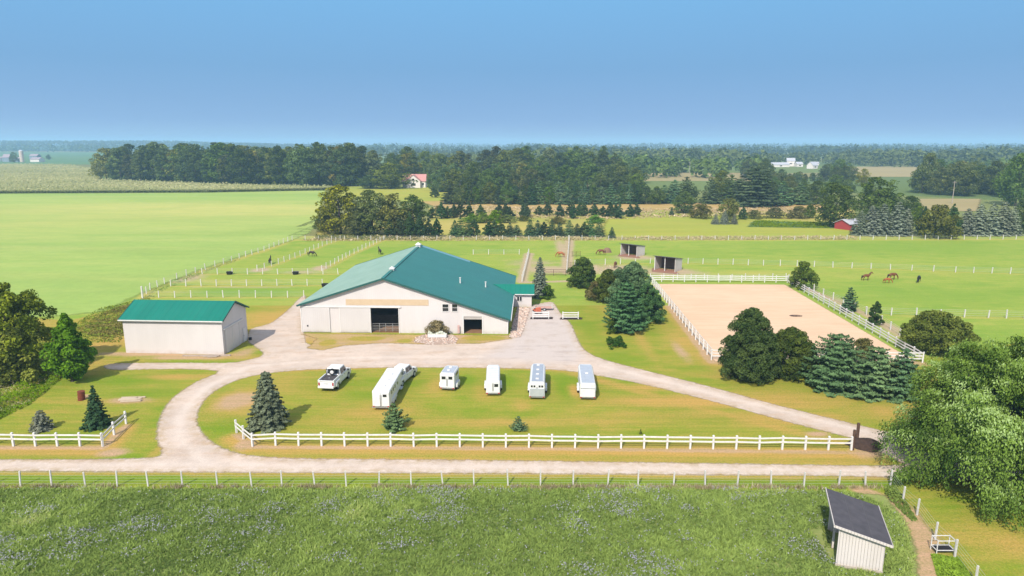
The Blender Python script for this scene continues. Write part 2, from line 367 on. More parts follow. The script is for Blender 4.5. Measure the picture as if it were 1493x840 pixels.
# ------------------------------------------------------------------ ground sheets
def sdf(px, py, poly):
    """signed distance, positive inside"""
    poly = np.asarray(poly, float); x1, y1 = poly[:, 0], poly[:, 1]; x2, y2 = np.roll(x1, -1), np.roll(y1, -1)
    best = np.full(px.shape, 1e9); inside = np.zeros(px.shape, bool)
    for a, b, c, d in zip(x1, y1, x2, y2):
        dx, dy = c-a, d-b; l2 = dx*dx+dy*dy+1e-9; t = np.clip(((px-a)*dx+(py-b)*dy)/l2, 0, 1)
        best = np.minimum(best, np.hypot(px-a-t*dx, py-b-t*dy))
        cr = ((b > py) != (d > py)); xi = a+(py-b)*(c-a)/np.where(abs(d-b) < 1e-9, 1e-9, d-b); inside ^= cr & (px < xi)
    return np.where(inside, best, -best)
def pline(px, py, pts):
    best = np.full(px.shape, 1e9)
    for (a, b), (c, d) in zip(pts[:-1], pts[1:]):
        dx, dy = c-a, d-b; l2 = dx*dx+dy*dy+1e-9; t = np.clip(((px-a)*dx+(py-b)*dy)/l2, 0, 1)
        best = np.minimum(best, np.hypot(px-a-t*dx, py-b-t*dy))
    return best
def PP(pts): return [P(*q) for q in pts]
def smooth_poly(pts, n=4):
    """closed Catmull-Rom"""
    p = np.asarray(pts, float); out = []
    for i in range(len(p)):
        a, b, c, d = p[i-1], p[i], p[(i+1) % len(p)], p[(i+2) % len(p)]
        for k in range(n):
            t = k/n; out.append(.5*((2*b)+(-a+c)*t+(2*a-5*b+4*c-d)*t*t+(-a+3*b-3*c+d)*t**3))
    return [tuple(q) for q in out]
def grid(name, x0, x1, y0, y1, step, z, mat, keep=None, attrs=None, kind='structure', height=None, label=None, cat=None):
    nx, ny = int((x1-x0)/step)+2, int((y1-y0)/step)+2
    X, Y = np.meshgrid(np.linspace(x0, x1, nx), np.linspace(y0, y1, ny)); X = X.ravel(); Y = Y.ravel()
    i = np.arange(nx*ny).reshape(ny, nx); q = np.stack([i[:-1, :-1], i[:-1, 1:], i[1:, 1:], i[1:, :-1]], -1).reshape(-1, 4)
    if keep is not None:
        s = keep(X, Y); q = q[(s[q] > -step*1.5).any(1)]
        used = np.unique(q); mp = np.full(nx*ny, -1); mp[used] = np.arange(len(used)); q = mp[q]; X, Y = X[used], Y[used]
    Zz = np.full(len(X), z) if height is None else z+height(X, Y)
    me = bpy.data.meshes.new(name); n = len(q); me.vertices.add(len(X)); me.loops.add(n*4); me.polygons.add(n)
    me.vertices.foreach_set('co', np.stack([X, Y, Zz], 1).astype(np.float32).ravel()); me.loops.foreach_set('vertex_index', q.astype(np.int32).ravel())
    me.polygons.foreach_set('loop_start', np.arange(0, n*4, 4, dtype=np.int32)); me.polygons.foreach_set('loop_total', np.full(n, 4, dtype=np.int32))
    for k, fn in (attrs or {}).items():
        a = me.attributes.new(k, 'FLOAT', 'POINT'); a.data.foreach_set('value', np.asarray(fn(X, Y), np.float32))
    me.polygons.foreach_set('use_smooth', np.ones(n, bool))
    me.materials.append(mat); me.update(calc_edges=True); o = link(bpy.data.objects.new(name, me)); return tag(o, label, cat, kind=kind)
def attr(nt, name): return N(nt, 'ShaderNodeAttribute', attribute_name=name).outputs['Fac']
def feather(m, nt, b, width=.5, ns=1.6):
    """ragged edge: the sheet ends where a noisy distance to its outline crosses zero"""
    e = attr(nt, 'edge')
    e = mth(nt, 'ADD', e, mth(nt, 'MULTIPLY', mth(nt, 'SUBTRACT', noise(nt, ns, 6, .7), .5), width*2.4))
    a = mth(nt, 'MULTIPLY_ADD', e, 1/width, .5, clamp=True)
    nt.links.new(a, b.inputs['Alpha'])
def sheet(name, poly, z, mat, step, holes=(), pad=.6, extra=None, **kw):
    xs = [p[0] for p in poly]; ys = [p[1] for p in poly]
    def s(X, Y):
        d = sdf(X, Y, poly)
        for h in holes: d = np.minimum(d, -sdf(X, Y, h))
        return d
    at = {'edge': s}; at.update(extra or {})
    return grid(name, min(xs)-pad, max(xs)+pad, min(ys)-pad, max(ys)+pad, step, z, mat, lambda X, Y: s(X, Y)+pad, at, **kw)

# grass with painted cover: dry (tan), lush (deep green), dirt (bare soil)
def grass_mat(name, base, lush, dry, dirt, big=.05, streak=(.25, 1.6, 1, 0.03), fine=3.5, spots=.5):
    m, nt, b = new_mat(name)
    n1 = noise(nt, big, 6, .6, stretch=(.6, 1, 1)); n2 = noise(nt, 1.0, 5, .6, stretch=streak); n3 = noise(nt, fine, 6, .75); n4 = noise(nt, big*6, 5, .6)
    c = mix(nt, ramp(nt, n1, [(.38, 0), (.62, 1)]), base, tuple(.6*a+.4*l for a, l in zip(base, lush)))
    c = mix(nt, mth(nt, 'MULTIPLY', ramp(nt, n2, [(.40, 0), (.62, 1)]), spots), c, tuple(.55*a+.45*d for a, d in zip(base, dry)))
    def cover(nm, colr, c, soft=.5):
        f = mth(nt, 'ADD', attr(nt, nm), mth(nt, 'MULTIPLY', mth(nt, 'SUBTRACT', mth(nt, 'ADD', mth(nt, 'MULTIPLY', n3, .5), mth(nt, 'MULTIPLY', n4, .5)), .5), 1.7))
        f = ramp(nt, f, [(.5-soft/2, 0), (.5+soft/2, 1)])
        return mix(nt, f, c, colr)
    n5 = noise(nt, .42, 6, .7, stretch=(.6, 1.1, 1)); n6 = noise(nt, .16, 5, .65, stretch=(.5, 1.2, 1, .06))
    c = mix(nt, ramp(nt, n5, [(.48, 0), (.66, .6)]), c, tuple(.35*a+.65*d for a, d in zip(base, dry)))
    c = mix(nt, ramp(nt, n6, [(.50, 0), (.62, .75)]), c, lush)
    c = cover('lush', lush, c, .8); c = cover('dry', dry, c, .8); c = cover('dirt', dirt, c, .6)
    n7 = noise(nt, 1.3, 4, .6, stretch=(.05, 1.5, 1, .02)); c = mix(nt, ramp(nt, n7, [(.42, 0), (.6, .22)]), c, tuple(x*.7 for x in lush))
    n8 = noise(nt, 5.5, 5, .85); c = mix(nt, ramp(nt, n8, [(.36, .55), (.56, 0)]), c, tuple(x*.55 for x in lush)); c = mix(nt, ramp(nt, n8, [(.55, 0), (.75, .35)]), c, tuple(min(1, x*1.25) for x in dry))
    nt.links.new(c, b.inputs['Base Color']); b.inputs['Roughness'].default_value = 1; b.inputs['Specular IOR Level'].default_value = .05
    bump(nt, b, n3, .6, .12); return m
M['lawn'] = grass_mat('mown_lawn', (.275, .285, .038), (.165, .255, .018), (.49, .290, .085), (.50, .31, .20))
M['pasture'] = grass_mat('pasture_grass', (.275, .350, .055), (.185, .300, .040), (.46, .38, .10), (.47, .33, .23), big=.03, fine=1.6)
def field_mat(name, a, b_, c_, big=.01, st=(.15, 1, 1, 0), fine=.5):
    m, nt, b = new_mat(name)
    n1 = noise(nt, big, 5, .55, stretch=(.35, 1, 1)); n2 = noise(nt, big*8, 5, .6, stretch=st); n3 = noise(nt, fine, 6, .7)
    n4 = noise(nt, big*5, 6, .65, stretch=(.5, 1, 1, .3)); c = mix(nt, ramp(nt, n1, [(.36, 0), (.64, 1)]), a, b_); c = mix(nt, ramp(nt, n4, [(.45, 0), (.62, .5)]), c, tuple(x*.86 for x in a)); c = mix(nt, ramp(nt, n2, [(.45, 0), (.75, .5)]), c, c_)
    c = mix(nt, ramp(nt, n3, [(.3, .3), (.7, 0)]), c, tuple(x*.6 for x in a))
    nt.links.new(c, b.inputs['Base Color']); b.inputs['Roughness'].default_value = 1; b.inputs['Specular IOR Level'].default_value = .05
    feather(m, nt, b, 1.6, .25); return m
M['crop'] = field_mat('pale_green_crop', (.265, .370, .090), (.345, .420, .110), (.44, .43, .14), .008)
_nt = M['crop'].node_tree; _b = _nt.nodes['Principled BSDF']; _src = _b.inputs['Base Color'].links[0].from_socket
_f = mth(_nt, 'MULTIPLY', attr(_nt, 'ripe'), ramp(_nt, noise(_nt, .03, 6, .65, stretch=(.3, 1, 1)), [(.3, .35), (.65, 1)]))
_c = mix(_nt, _f, _src, (.50, .43, .14)); _c = mix(_nt, ramp(_nt, noise(_nt, .22, 6, .75, stretch=(.35, 1, 1, .2)), [(.4, 0), (.7, .35)]), _c, (.16, .29, .07))
_nt.links.new(_c, _b.inputs['Base Color'])
M['cornsoil'] = field_mat('maize_tassel_top', (.27, .26, .10), (.32, .30, .13), (.22, .24, .09), .012)
M['straw'] = field_mat('orange_prairie', (.46, .29, .12), (.40, .29, .10), (.28, .26, .08), .02)
M['yellowfield'] = field_mat('yellow_green_field', (.34, .34, .055), (.24, .30, .05), (.42, .33, .08), .02)
M['rough'] = field_mat('rough_straw_field', (.40, .34, .09), (.27, .30, .055), (.50, .31, .13), .035)
M['farfield'] = field_mat('far_green_field', (.10, .19, .09), (.12, .20, .08), (.13, .20, .08), .004)
M['farstraw'] = field_mat('far_stubble', (.34, .27, .13), (.30, .25, .12), (.27, .24, .10), .01)
m, nt, b = new_mat('gravel_drive'); M['gravel'] = m
n1 = noise(nt, .18, 6, .6); n2 = noise(nt, 6, 5, .8); n3 = noise(nt, .7, 6, .65, stretch=(.3, 1, 1))
c = mix(nt, ramp(nt, n1, [(.35, 0), (.65, 1)]), (.62, .50, .41), (.52, .43, .36)); c = mix(nt, ramp(nt, n3, [(.48, 0), (.68, .8)]), c, (.50, .36, .26))
c = mix(nt, ramp(nt, noise(nt, .9, 7, .8), [(.52, 0), (.66, .55)]), c, (.40, .33, .28))
c = mix(nt, ramp(nt, attr(nt, 'asphalt'), [(.3, 0), (.7, 1)]), c, mix(nt, ramp(nt, n3, [(.55, 0), (.7, .7)]), (.53, .455, .41), (.37, .31, .285)))
c = mix(nt, ramp(nt, attr(nt, 'track'), [(0, 0), (1, .6)]), c, (.66, .56, .48))
e = mth(nt, 'SUBTRACT', 1, mth(nt, 'DIVIDE', attr(nt, 'edge'), 1.3), clamp=True)
c = mix(nt, mth(nt, 'MULTIPLY', e, ramp(nt, noise(nt, 1.1, 6, .7), [(.42, 0), (.62, .85)])), c, (.36, .25, .11))
c = mix(nt, ramp(nt, noise(nt, .33, 6, .7), [(.5, 0), (.68, .5)]), c, (.40, .31, .24))
c = mix(nt, ramp(nt, n2, [(.3, .4), (.65, 0)]), c, (.24, .19, .16))
nt.links.new(c, b.inputs['Base Color']); b.inputs['Roughness'].default_value = .95; b.inputs['Specular IOR Level'].default_value = .1
bump(nt, b, n2, .5, .04); feather(m, nt, b, .35, 1.8)
m, nt, b = new_mat('arena_sand'); M['sand'] = m
n1 = noise(nt, .09, 5, .6); n2 = noise(nt, 5, 5, .8); n3 = noise(nt, .6, 5, .6, stretch=(.25, 1.6, 1, .1))
c = mix(nt, ramp(nt, n1, [(.4, 0), (.7, 1)]), (.64, .45, .305), (.57, .395, .26)); c = mix(nt, ramp(nt, n3, [(.4, 0), (.7, .35)]), c, (.45, .31, .20))
rk = noise(nt, 1.0, 4, .6, stretch=(.08, 2.2, 1, 1.52)); c = mix(nt, ramp(nt, rk, [(.45, 0), (.62, .30)]), c, (.48, .34, .21))
c = mix(nt, ramp(nt, noise(nt, 3.2, 4, .8), [(.55, 0), (.7, .35)]), c, (.40, .28, .18))
nt.links.new(c, b.inputs['Base Color']); b.inputs['Roughness'].default_value = 1; b.inputs['Specular IOR Level'].default_value = .05; bump(nt, b, n2, .5, .05); feather(m, nt, b, .3, 2)

# the one big sheet, out to the horizon
m, nt, b = new_mat('open_country'); M['country'] = m
vo = N(nt, 'ShaderNodeTexVoronoi', feature='F1'); vo.inputs['Scale'].default_value = .004; g = N(nt, 'ShaderNodeNewGeometry'); nt.links.new(g.outputs['Position'], vo.inputs['Vector'])
c = ramp(nt, vo.outputs['Color'], [(0, (.10, .15, .05)), (.35, (.16, .20, .06)), (.6, (.25, .22, .09)), (1, (.09, .14, .05))])
c = mix(nt, ramp(nt, noise(nt, .5, 6, .7), [(.3, .35), (.7, 0)]), c, (.05, .08, .025))
nt.links.new(c, b.inputs['Base Color']); b.inputs['Roughness'].default_value = 1; b.inputs['Specular IOR Level'].default_value = .05
mb = MB(); mb.add([(-7500, -400, -.03), (7500, -400, -.03), (7500, 9000, -.03), (-7500, 9000, -.03)], [(0, 1, 2, 3)])
tag(mb.build('ground', M['country']), 'open farmland reaching to the horizon', kind='structure')

# ---- pasture around the farm
BO = 1.2
def ell(u, v, ru, rv, s=1.0, rot=0.0):
    x, y = P(u, v); rx = W(u, v, ru); ry = (P(u, v-rv)[1]-P(u, v+rv)[1])/2
    return x, y, rx, max(ry, .3), s
def blob_field(blobs, lines=()):
    bl = [ell(*q) for q in blobs]; ln = [(PP(p), w, s) for p, w, s in lines]
    def fn(X, Y):
        o = np.zeros(X.shape)
        for x, y, rx, ry, s in bl: o = np.maximum(o, BO*s*np.exp(-(((X-x)/rx)**2+((Y-y)/ry)**2)*.9))
        for p, w, s in ln: o = np.maximum(o, s*np.clip(1.25-pline(X, Y, p)/w, 0, 1))
        return o
    return fn
BO = 1.15
FEN = {  # wire fences, as (u, v) of post feet
 'back': [(426, 350), (560, 350), (829, 350), (1120, 350), (1500, 349), (1700, 349)],
 'west': [(208, 434), (219, 423), (240, 414), (258, 407), (285, 398), (313.5, 389), (349, 377), (385, 366), (426, 350)],
 'rowa': [(208, 434), (443, 434)], 'rowb': [(249, 417.5), (470, 416.5)], 'rowc': [(295, 400), (493, 400)],
 'dia': [(375, 395), (406, 385), (438, 373), (470, 359), (496, 350)], 'dib': [(469, 395), (488, 385), (510, 373), (559, 350)],
 'mid': [(690, 371), (757, 371)], 'lanel': [(761, 411), (771, 370)], 'laner': [(826, 398), (830, 350)],
 'run': [(838, 387), (948, 384), (1003, 384.5), (1113, 387), (1187, 389), (1298, 393), (1393, 397), (1500, 400)],
 'arenaback': [(948, 408), (1146, 408.5)], 'arenaside': [(1150, 409), (1200, 431), (1263, 459), (1285, 472), (1312, 490)],
 'east': [(1263, 458.5), (1336, 461), (1441, 463.5), (1520, 465)],
}
pd = blob_field([(1100, 398, 70, 4, .55), (560, 345, 200, 3, .7), (1100, 345, 300, 3, .6), (250, 425, 40, 6, .5), (1200, 330, 180, 6, .5), (320, 410, 90, 4, .5), (1250, 400, 200, 6, .28), (470, 440, 60, 10, .6)],
                [(FEN['back'], 2.2, .75), (FEN['west'], 1.6, .9), (FEN['rowb'], .9, .9), (FEN['rowc'], .8, .8), (FEN['rowa'], .8, .8), (FEN['dia'], 1.0, .8), (FEN['dib'], 1.2, .9), (FEN['run'], 1.0, .6), (FEN['east'], 1.0, .6), (FEN['mid'], 1, .6)])
pdirt = blob_field([(272, 406, 24, 6, .75), (378, 394, 13, 3, 1.), (468, 391, 12, 4, .95), (440, 397, 30, 3, .6), (850, 392, 40, 7, 1.), (800, 393, 45, 6, .9), (775, 383, 40, 6, .6), (925, 375, 30, 3.5, .9), (975, 396, 45, 5, 1.), (905, 391, 45, 5, .8), (1225, 440, 16, 10, .6), (1300, 477, 10, 14, .8), (350, 419, 100, 1.3, .5), (820, 362, 9, 14, .9)],
                   [(FEN['lanel'], 1.6, 1.1), (FEN['laner'], 1.8, 1.1), ([(760, 412), (830, 410)], 1.2, 1.0), (FEN['arenaside'], 1.1, .9)])
plush = blob_field([(350, 425, 110, 6, .9), (600, 365, 160, 8, .55), (1300, 360, 220, 12, .6), (1350, 430, 180, 16, .6), (1430, 490, 90, 16, .55), (1000, 370, 90, 8, .45), (480, 378, 60, 8, .4)])
xs0, xs1 = -150, 230
grid('pasture', xs0, xs1, 88, 218, .8, -.012, M['pasture'], attrs={'dry': pd, 'dirt': pdirt, 'lush': plush}, label='grass pastures behind the barn')

# ---- lawn near the barn and along the lane
ldry = blob_field([
 (350, 585, 45, 22, .95), (560, 600, 70, 12, .7), (640, 560, 22, 16, .55), (705, 572, 20, 12, .55), (760, 590, 16, 10, .5), (838, 570, 9, 10, .9), (1020, 585, 150, 10, .95), (1150, 610, 110, 12, .8), (950, 565, 60, 6, .7),
 (925, 480, 10, 40, .6), (1000, 500, 30, 25, .65), (1150, 585, 130, 14, .7), (1080, 545, 60, 10, .5), (420, 560, 60, 20, .45), (700, 615, 300, 8, .55), (1000, 605, 200, 10, .5), (885, 440, 20, 20, .5),
 (260, 549, 50, 4, .85), (245, 645, 12, 25, .8), (150, 585, 90, 6, .45), (60, 600, 70, 5, .4), (400, 465, 60, 20, .8), (480, 495, 60, 9, .85), (330, 520, 60, 6, .7), (50, 480, 80, 30, .5), (100, 530, 100, 20, .5), (160, 500, 40, 14, .8),
 (1300, 640, 50, 10, .6), (1450, 790, 80, 30, .6), (1300, 600, 90, 20, .6)],
 [([(345, 640), (367, 654), (800, 656), (1250, 662)], 1.9, .95), ([(-60, 656), (150, 658), (184, 625)], 1.6, .95), ([(290, 690), (2000, 698)], 1.0, .6), ([(300, 668), (700, 669), (1290, 674)], .8, .7), ([(950, 411), (1040, 530)], 2.2, .8),
  ([(840, 545), (1000, 590), (1240, 650)], 1.4, .7), ([(420, 540), (640, 530), (850, 541)], 1.2, .75), ([(-60, 690), (600, 690), (1300, 697)], .5, .7)])
ldirt = blob_field([
 (345, 585, 26, 13, 1.0), (200, 516, 60, 3, .95), (270, 521, 60, 3.5, .9), (355, 515, 18, 10, .6), (125, 578, 9, 3, 1.), (190, 583, 26, 4.5, 1.1), (165, 660, 20, 6, 1.), (357, 648, 12, 7, 1.1), (480, 492, 30, 5, .85), (560, 492, 90, 3.5, 1.0), (520, 500, 40, 4, .7), (440, 490, 20, 4, .8), (600, 500, 35, 5, .7),
 (1265, 660, 30, 9, .8), (1190, 633, 18, 4, .9), (1090, 722, 32, 4, 1.), (992, 512, 9, 14, .7), (1222, 745, 6, 30, .5), (1215, 800, 14, 26, 1.0), (1345, 775, 12, 22, 1.1)],
 [([(345, 634), (367, 652), (800, 654), (1250, 660)], .55, .85), ([(-60, 652), (150, 653), (184, 621)], .6, .85), ([(950, 413), (1038, 528)], .9, 1.0), ([(1045, 528), (1345, 530)], 1.5, .7),
  ([(1255, 715), (1290, 728), (1320, 745), (1342, 775), (1350, 840), (1345, 900)], 1.0, 1.15), ([(183, 516), (328, 519)], .9, .8)])
llush = blob_field([
 (450, 560, 60, 8, .8), (545, 575, 40, 8, .6), (680, 555, 22, 10, .8), (740, 555, 18, 14, .8), (825, 565, 14, 20, .9), (930, 575, 50, 10, .7), (330, 620, 30, 18, .9), (290, 600, 10, 40, .6), (230, 655, 16, 14, .8), (200, 575, 60, 8, .7), (180, 555, 60, 8, .8),
 (900, 520, 40, 10, .5), (1130, 600, 90, 5, .7), (590, 500, 28, 3, .5), (545, 497, 30, 4, 1.0), (595, 498, 14, 3, .9), (700, 492, 42, 3.5, 1.2), (470, 500, 16, 4, .8), (300, 527, 80, 3, .8), (840, 430, 20, 20, .6), (860, 480, 16, 16, .5), (1080, 610, 160, 4, .6)],
 [([(-60, 697), (600, 698), (1300, 705)], 1.9, .85), ([(-60, 664), (200, 666)], .8, .7), ([(310, 655), (500, 666), (1240, 671)], .8, .5)])
grid('lawn', -95, 75, 24, 122, .33, -.006, M['lawn'], attrs={'dry': ldry, 'dirt': ldirt, 'lush': llush}, keep=lambda X, Y: sdf(X, Y, PP([(-700, 900), (-700, 395), (100, 470), (200, 442), (443, 436), (760, 415), (948, 412), (1040, 527), (1345, 527), (1500, 500), (1900, 500), (2600, 1500)])+[(0, 20)]), label='mown lawn round the barn and drive')

# ---- fields beyond
sheet('crop_field', PP([(-900, 281.5), (0, 281.5), (475, 278), (469, 300), (466, 322), (450, 340), (424, 351), (300, 390), (206, 428), (150, 455), (60, 462), (-300, 450), (-900, 420)]), .004, M['crop'], 4.0, pad=4, label='pale green crop field', extra={'ripe': blob_field([(330, 306, 420, 12, .75), (60, 330, 160, 14, .5), (250, 330, 160, 8, .35)])})
sheet('stubble_field', PP([(610, 293), (1010, 296), (1240, 299), (1240, 306), (880, 312), (640, 303)]), .012, M['straw'], 3, pad=3)
sheet('prairie_field', PP([(625, 303), (880, 310), (1245, 306), (1250, 346), (460, 347), (470, 320), (630, 322)]), .004, M['rough'], 2.5, pad=3, label='rough yellow green field')
sheet('mown_field', PP([(890, 313), (960, 306), (1090, 314), (1240, 330), (1240, 347), (885, 346), (880, 330)]), .02, M['crop'] if False else M['yellowfield'], 2.5, pad=3)
sheet('far_green_field', PP([(-600, 222), (190, 222), (165, 240), (-600, 242)]), .04, M['farfield'], 30, pad=10)
sheet('far_stubble_field', PP([(1225, 243), (1345, 243), (1330, 258), (1240, 258)]), .05, M['farstraw'], 10, pad=8)
sheet('tan_stubble_field', PP([(880, 252), (1130, 252), (1130, 264), (880, 264)]), .05, M['farstraw'], 8, pad=8)
sheet('tan_plot', PP([(1340, 290), (1430, 290), (1425, 308), (1345, 308)]), .05, M['farstraw'], 4, pad=3)
sheet('house_lawn', PP([(480, 272), (700, 272), (700, 292), (610, 294), (480, 290)]), .03, M['yellowfield'], 3, pad=3)
sheet('green_plot', PP([(1100, 322), (1215, 326), (1215, 333), (1090, 331)]), .035, M['farfield'], 2, pad=2)

# ---- drive
outer = smooth_poly(PP([(-400, 670), (-100, 670), (60, 670), (225, 668), (232, 655), (226, 635), (234, 608), (252, 580), (285, 556), (325, 541)]) , 5)
ISL = [(420, 541), (480, 538), (560, 536), (650, 536), (745, 537), (820, 540), (880, 549), (950, 563), (1050, 588), (1130, 610), (1235, 637), (1262, 642), (1275, 655), (1290, 662), (1308, 672), (1290, 679), (1000, 675), (700, 671), (480, 669), (400, 667), (352, 662), (318, 650), (294, 630), (287, 608), (297, 585), (320, 566), (360, 550)]
OUT = [(-500, 672), (60, 670), (205, 668), (236, 662), (229, 640), (233, 610), (252, 580), (288, 556), (318, 541), (250, 538), (165, 539), (158, 531), (230, 529), (330, 529), (360, 525), (384, 517), (372, 505), (362, 497), (366, 480), (395, 471), (421, 451), (438, 434), (446, 434), (446, 500), (520, 500), (640, 496), (742, 493), (760, 470), (768, 449), (790, 442), (806, 441), (816, 455), (832, 472), (840, 490), (852, 510), (880, 524), (940, 540), (1040, 565), (1130, 590), (1290, 629), (1400, 655), (1480, 676), (1700, 690), (1700, 712), (1320, 696), (1000, 692), (700, 690), (400, 689), (0, 687), (-500, 687)]
op = smooth_poly(PP(OUT), 3); ip = smooth_poly(PP(ISL), 4)
asph = PP([(742, 500), (762, 470), (770, 447), (806, 441), (832, 472), (850, 512), (840, 530), (700, 522)])
trk = [PP([(-100, 676), (400, 678), (1320, 686)]), PP([(-100, 683), (400, 684), (1320, 692)]), PP([(300, 676), (262, 640), (262, 605), (300, 565), (360, 535), (500, 522), (700, 520)]), PP([(880, 534), (1050, 577), (1290, 636)])]
sheet('gravel_drive', op, 0, M['gravel'], .33, holes=[ip], pad=.7, label='pale gravel drive and lane',
      extra={'asphalt': lambda X, Y: .5+sdf(X, Y, asph)/6, 'track': lambda X, Y: np.clip(1.2-np.minimum.reduce([pline(X, Y, t) for t in trk])/.7, 0, 1)})
sheet('grass_strip', smooth_poly(PP([(456, 503), (480, 492), (530, 490), (600, 493), (596, 501), (520, 499), (468, 507)]), 3), .006, M['lawn'], .3, extra={'dry': lambda X, Y: .35+0*X, 'dirt': lambda X, Y: np.clip(.62-sdf(X, Y, PP([(456, 503), (480, 492), (530, 490), (600, 493), (596, 501), (520, 499), (468, 507)]))*.6, 0, 1), 'lush': lambda X, Y: .5+0*X}) if False else None
strip_px = [(452, 505), (478, 487), (440, 487), (740, 489), (745, 493), (700, 499), (620, 502), (560, 500), (500, 505), (466, 508)]
so_ = blob_field([(478, 500, 16, 6, 1.0), (535, 494, 34, 4, 1.1), (590, 497, 16, 4, .9), (704, 493, 36, 4, 1.2)])
sd_ = blob_field([(500, 489, 60, 3, .7), (560, 496, 22, 6, .8), (610, 497, 20, 4, .9), (500, 501, 14, 3, .8), (745, 491, 12, 3, .9), (655, 490, 30, 4, 1)], [([(440, 486), (742, 488)], .5, .9)])
st_poly = PP([(448, 508), (462, 494), (440, 487), (742, 489), (745, 494), (700, 501), (615, 502), (560, 500), (500, 504), (470, 511)])
_m, _nt, _b = new_mat('verge_grass')
M['verge'] = M['lawn'].copy(); _nt = M['verge'].node_tree; _b = _nt.nodes['Principled BSDF']; feather(M['verge'], _nt, _b, .5, 1.4)
sheet('grass_verge', st_poly, .010, M['verge'], .25, label='strip of grass and bare soil before the barn', extra={'dry': lambda X, Y: .62+0*X, 'dirt': lambda X, Y: np.maximum(.52, sd_(X, Y))-.5*(so_(X, Y) > .7), 'lush': so_})

# ---- riding arena
AC = PP([(948, 411), (1148, 412), (1345, 529), (1037, 525)])
sheet('arena_sand', PP([(951, 414), (1144, 415), (1338, 529), (1042, 527)]), .004, M['sand'], .6, label='raked sand of the riding arena')

# ------------------------------------------------------------------ fences
def resample(pts, step):
    pts = [Vector((*p, 0)) for p in pts]; out = [pts[0]]
    for a, b in zip(pts[:-1], pts[1:]):
        n = max(1, round((b-a).length/step))
        for k in range(1, n+1): out.append(a.lerp(b, k/n))
    return out
def post_mesh(name, w, h, mat, cap=True):
    mb = MB(); mb.box((0, 0, h/2-.1), (w, w, h+.2))
    if cap: mb.add([(-w*.62, -w*.62, h), (w*.62, -w*.62, h), (w*.62, w*.62, h), (-w*.62, w*.62, h), (0, 0, h+w*.5)], [(3, 2, 1, 0), (0, 1, 4), (1, 2, 4), (2, 3, 4), (3, 0, 4)])
    return mb.mesh(name, mat)
PM_wire = post_mesh('wire_post', .15, 1.35, M['post']); PM_wirenear = post_mesh('wire_post_near', .11, 1.42, M['post'], False)
PM_big = post_mesh('corner_post', .24, 2.3, M['post']); PM_board = post_mesh('board_post', .17, 1.38, M['fence']); PM_arena = post_mesh('arena_post', .15, 1.5, M['fence'])
def wire_fence(name, pts, label, step=4.0, posts=None, pm=PM_wire, h=1.35, wires=(.35, .7, 1.0, 1.28), wr=.012, mat='wire', group=None, lean=.03, width=1.0):
    pp = [Vector((*p, 0)) for p in posts] if posts else resample(pts, step)
    o = empty(name, pp[0], 0, label, 'fence', group)
    for q in pp:
        p = put('post', pm, o, q-pp[0], (random.gauss(0, lean), random.gauss(0, lean), random.uniform(0, .3)))
        p.scale = (width, width, random.uniform(.93, 1.07))
    mb = MB()
    for z in wires:
        for a, b in zip(pp[:-1], pp[1:]): mb.bar(a-pp[0]+Vector((0, -.06, z)), b-pp[0]+Vector((0, -.06, z)), wr*2)
    mb.build('fence_wire', M[mat], o); return o
far_labels = {
 'back': ('long far wire fence of white posts closing the back of all the pastures', 4.0), 'west': ('wire fence of white posts slanting along the pale green crop field', 3.6),
 'rowa': ('wire fence row nearest the small green-roofed shed, starting at the tall corner post', 3.0), 'rowb': ('second wire fence row behind the small green-roofed shed, over a bare soil line', 3.1),
 'rowc': ('third wire fence row behind the small shed, with black tubs beside it', 3.6), 'dia': ('slanting wire fence between the two paddocks with dark horses', 3.6), 'dib': ('slanting wire fence running back from the bare soil by the barn roof', 3.2),
 'mid': ('short wire fence of four posts seen just over the green barn roof', 4.0), 'lanel': ('close-set white post fence running back from the rear of the barn', 1.5), 'laner': ('close-set white post fence edging the bare track beside the brown horses', 2.2),
 'run': ('wire fence running behind the nearer run-in shelter and across the right pasture', 3.9), 'arenaback': ('wire fence just behind the white boards of the arena far end', 3.0), 'arenaside': ('wire fence along the bare strip outside the arena right side', 3.6), 'east': ('wire fence behind the big round shrub beside the arena', 3.4)}
for k, (lab, st) in far_labels.items():
    wire_fence('wire_fence', PP(FEN[k]), lab, st, wr=.010, width=1.0)
put('corner_post', PM_big, loc=(*P(208, 435), 0)); tag(bpy.context.scene.objects['corner_post'], 'tall thick white corner post where the crop field fence turns', 'post')
near_u = [-66, -17, 30, 75.5, 124.5, 171, 216, 266, 317, 367, 411, 459, 504.7, 552.6, 599.5, 645.6, 691, 740.6, 788, 835.5, 886, 930, 982, 1028, 1074.8, 1124, 1172, 1223, 1261.5, 1298]
wire_fence('wire_fence', None, 'wire fence of slim white posts between the lane and the wild meadow', posts=[P(u, 709-(1.0 if u > 600 else 0)+(u > 900)*1.0) for u in near_u], pm=PM_wirenear, h=1.42, wires=(.3, .55, .8, 1.05, 1.3), wr=.005, lean=.035)
wire_fence('wire_fence', None, 'wire fence under the drooping tree, coming forward past the brown dirt path', posts=[P(1298, 706), P(1316, 732), P(1337, 751), P(1363, 787), P(1392, 812), P(1422, 851), P(1462, 905)], pm=PM_wirenear, wires=(.3, .55, .8, 1.05, 1.3), wr=.005)

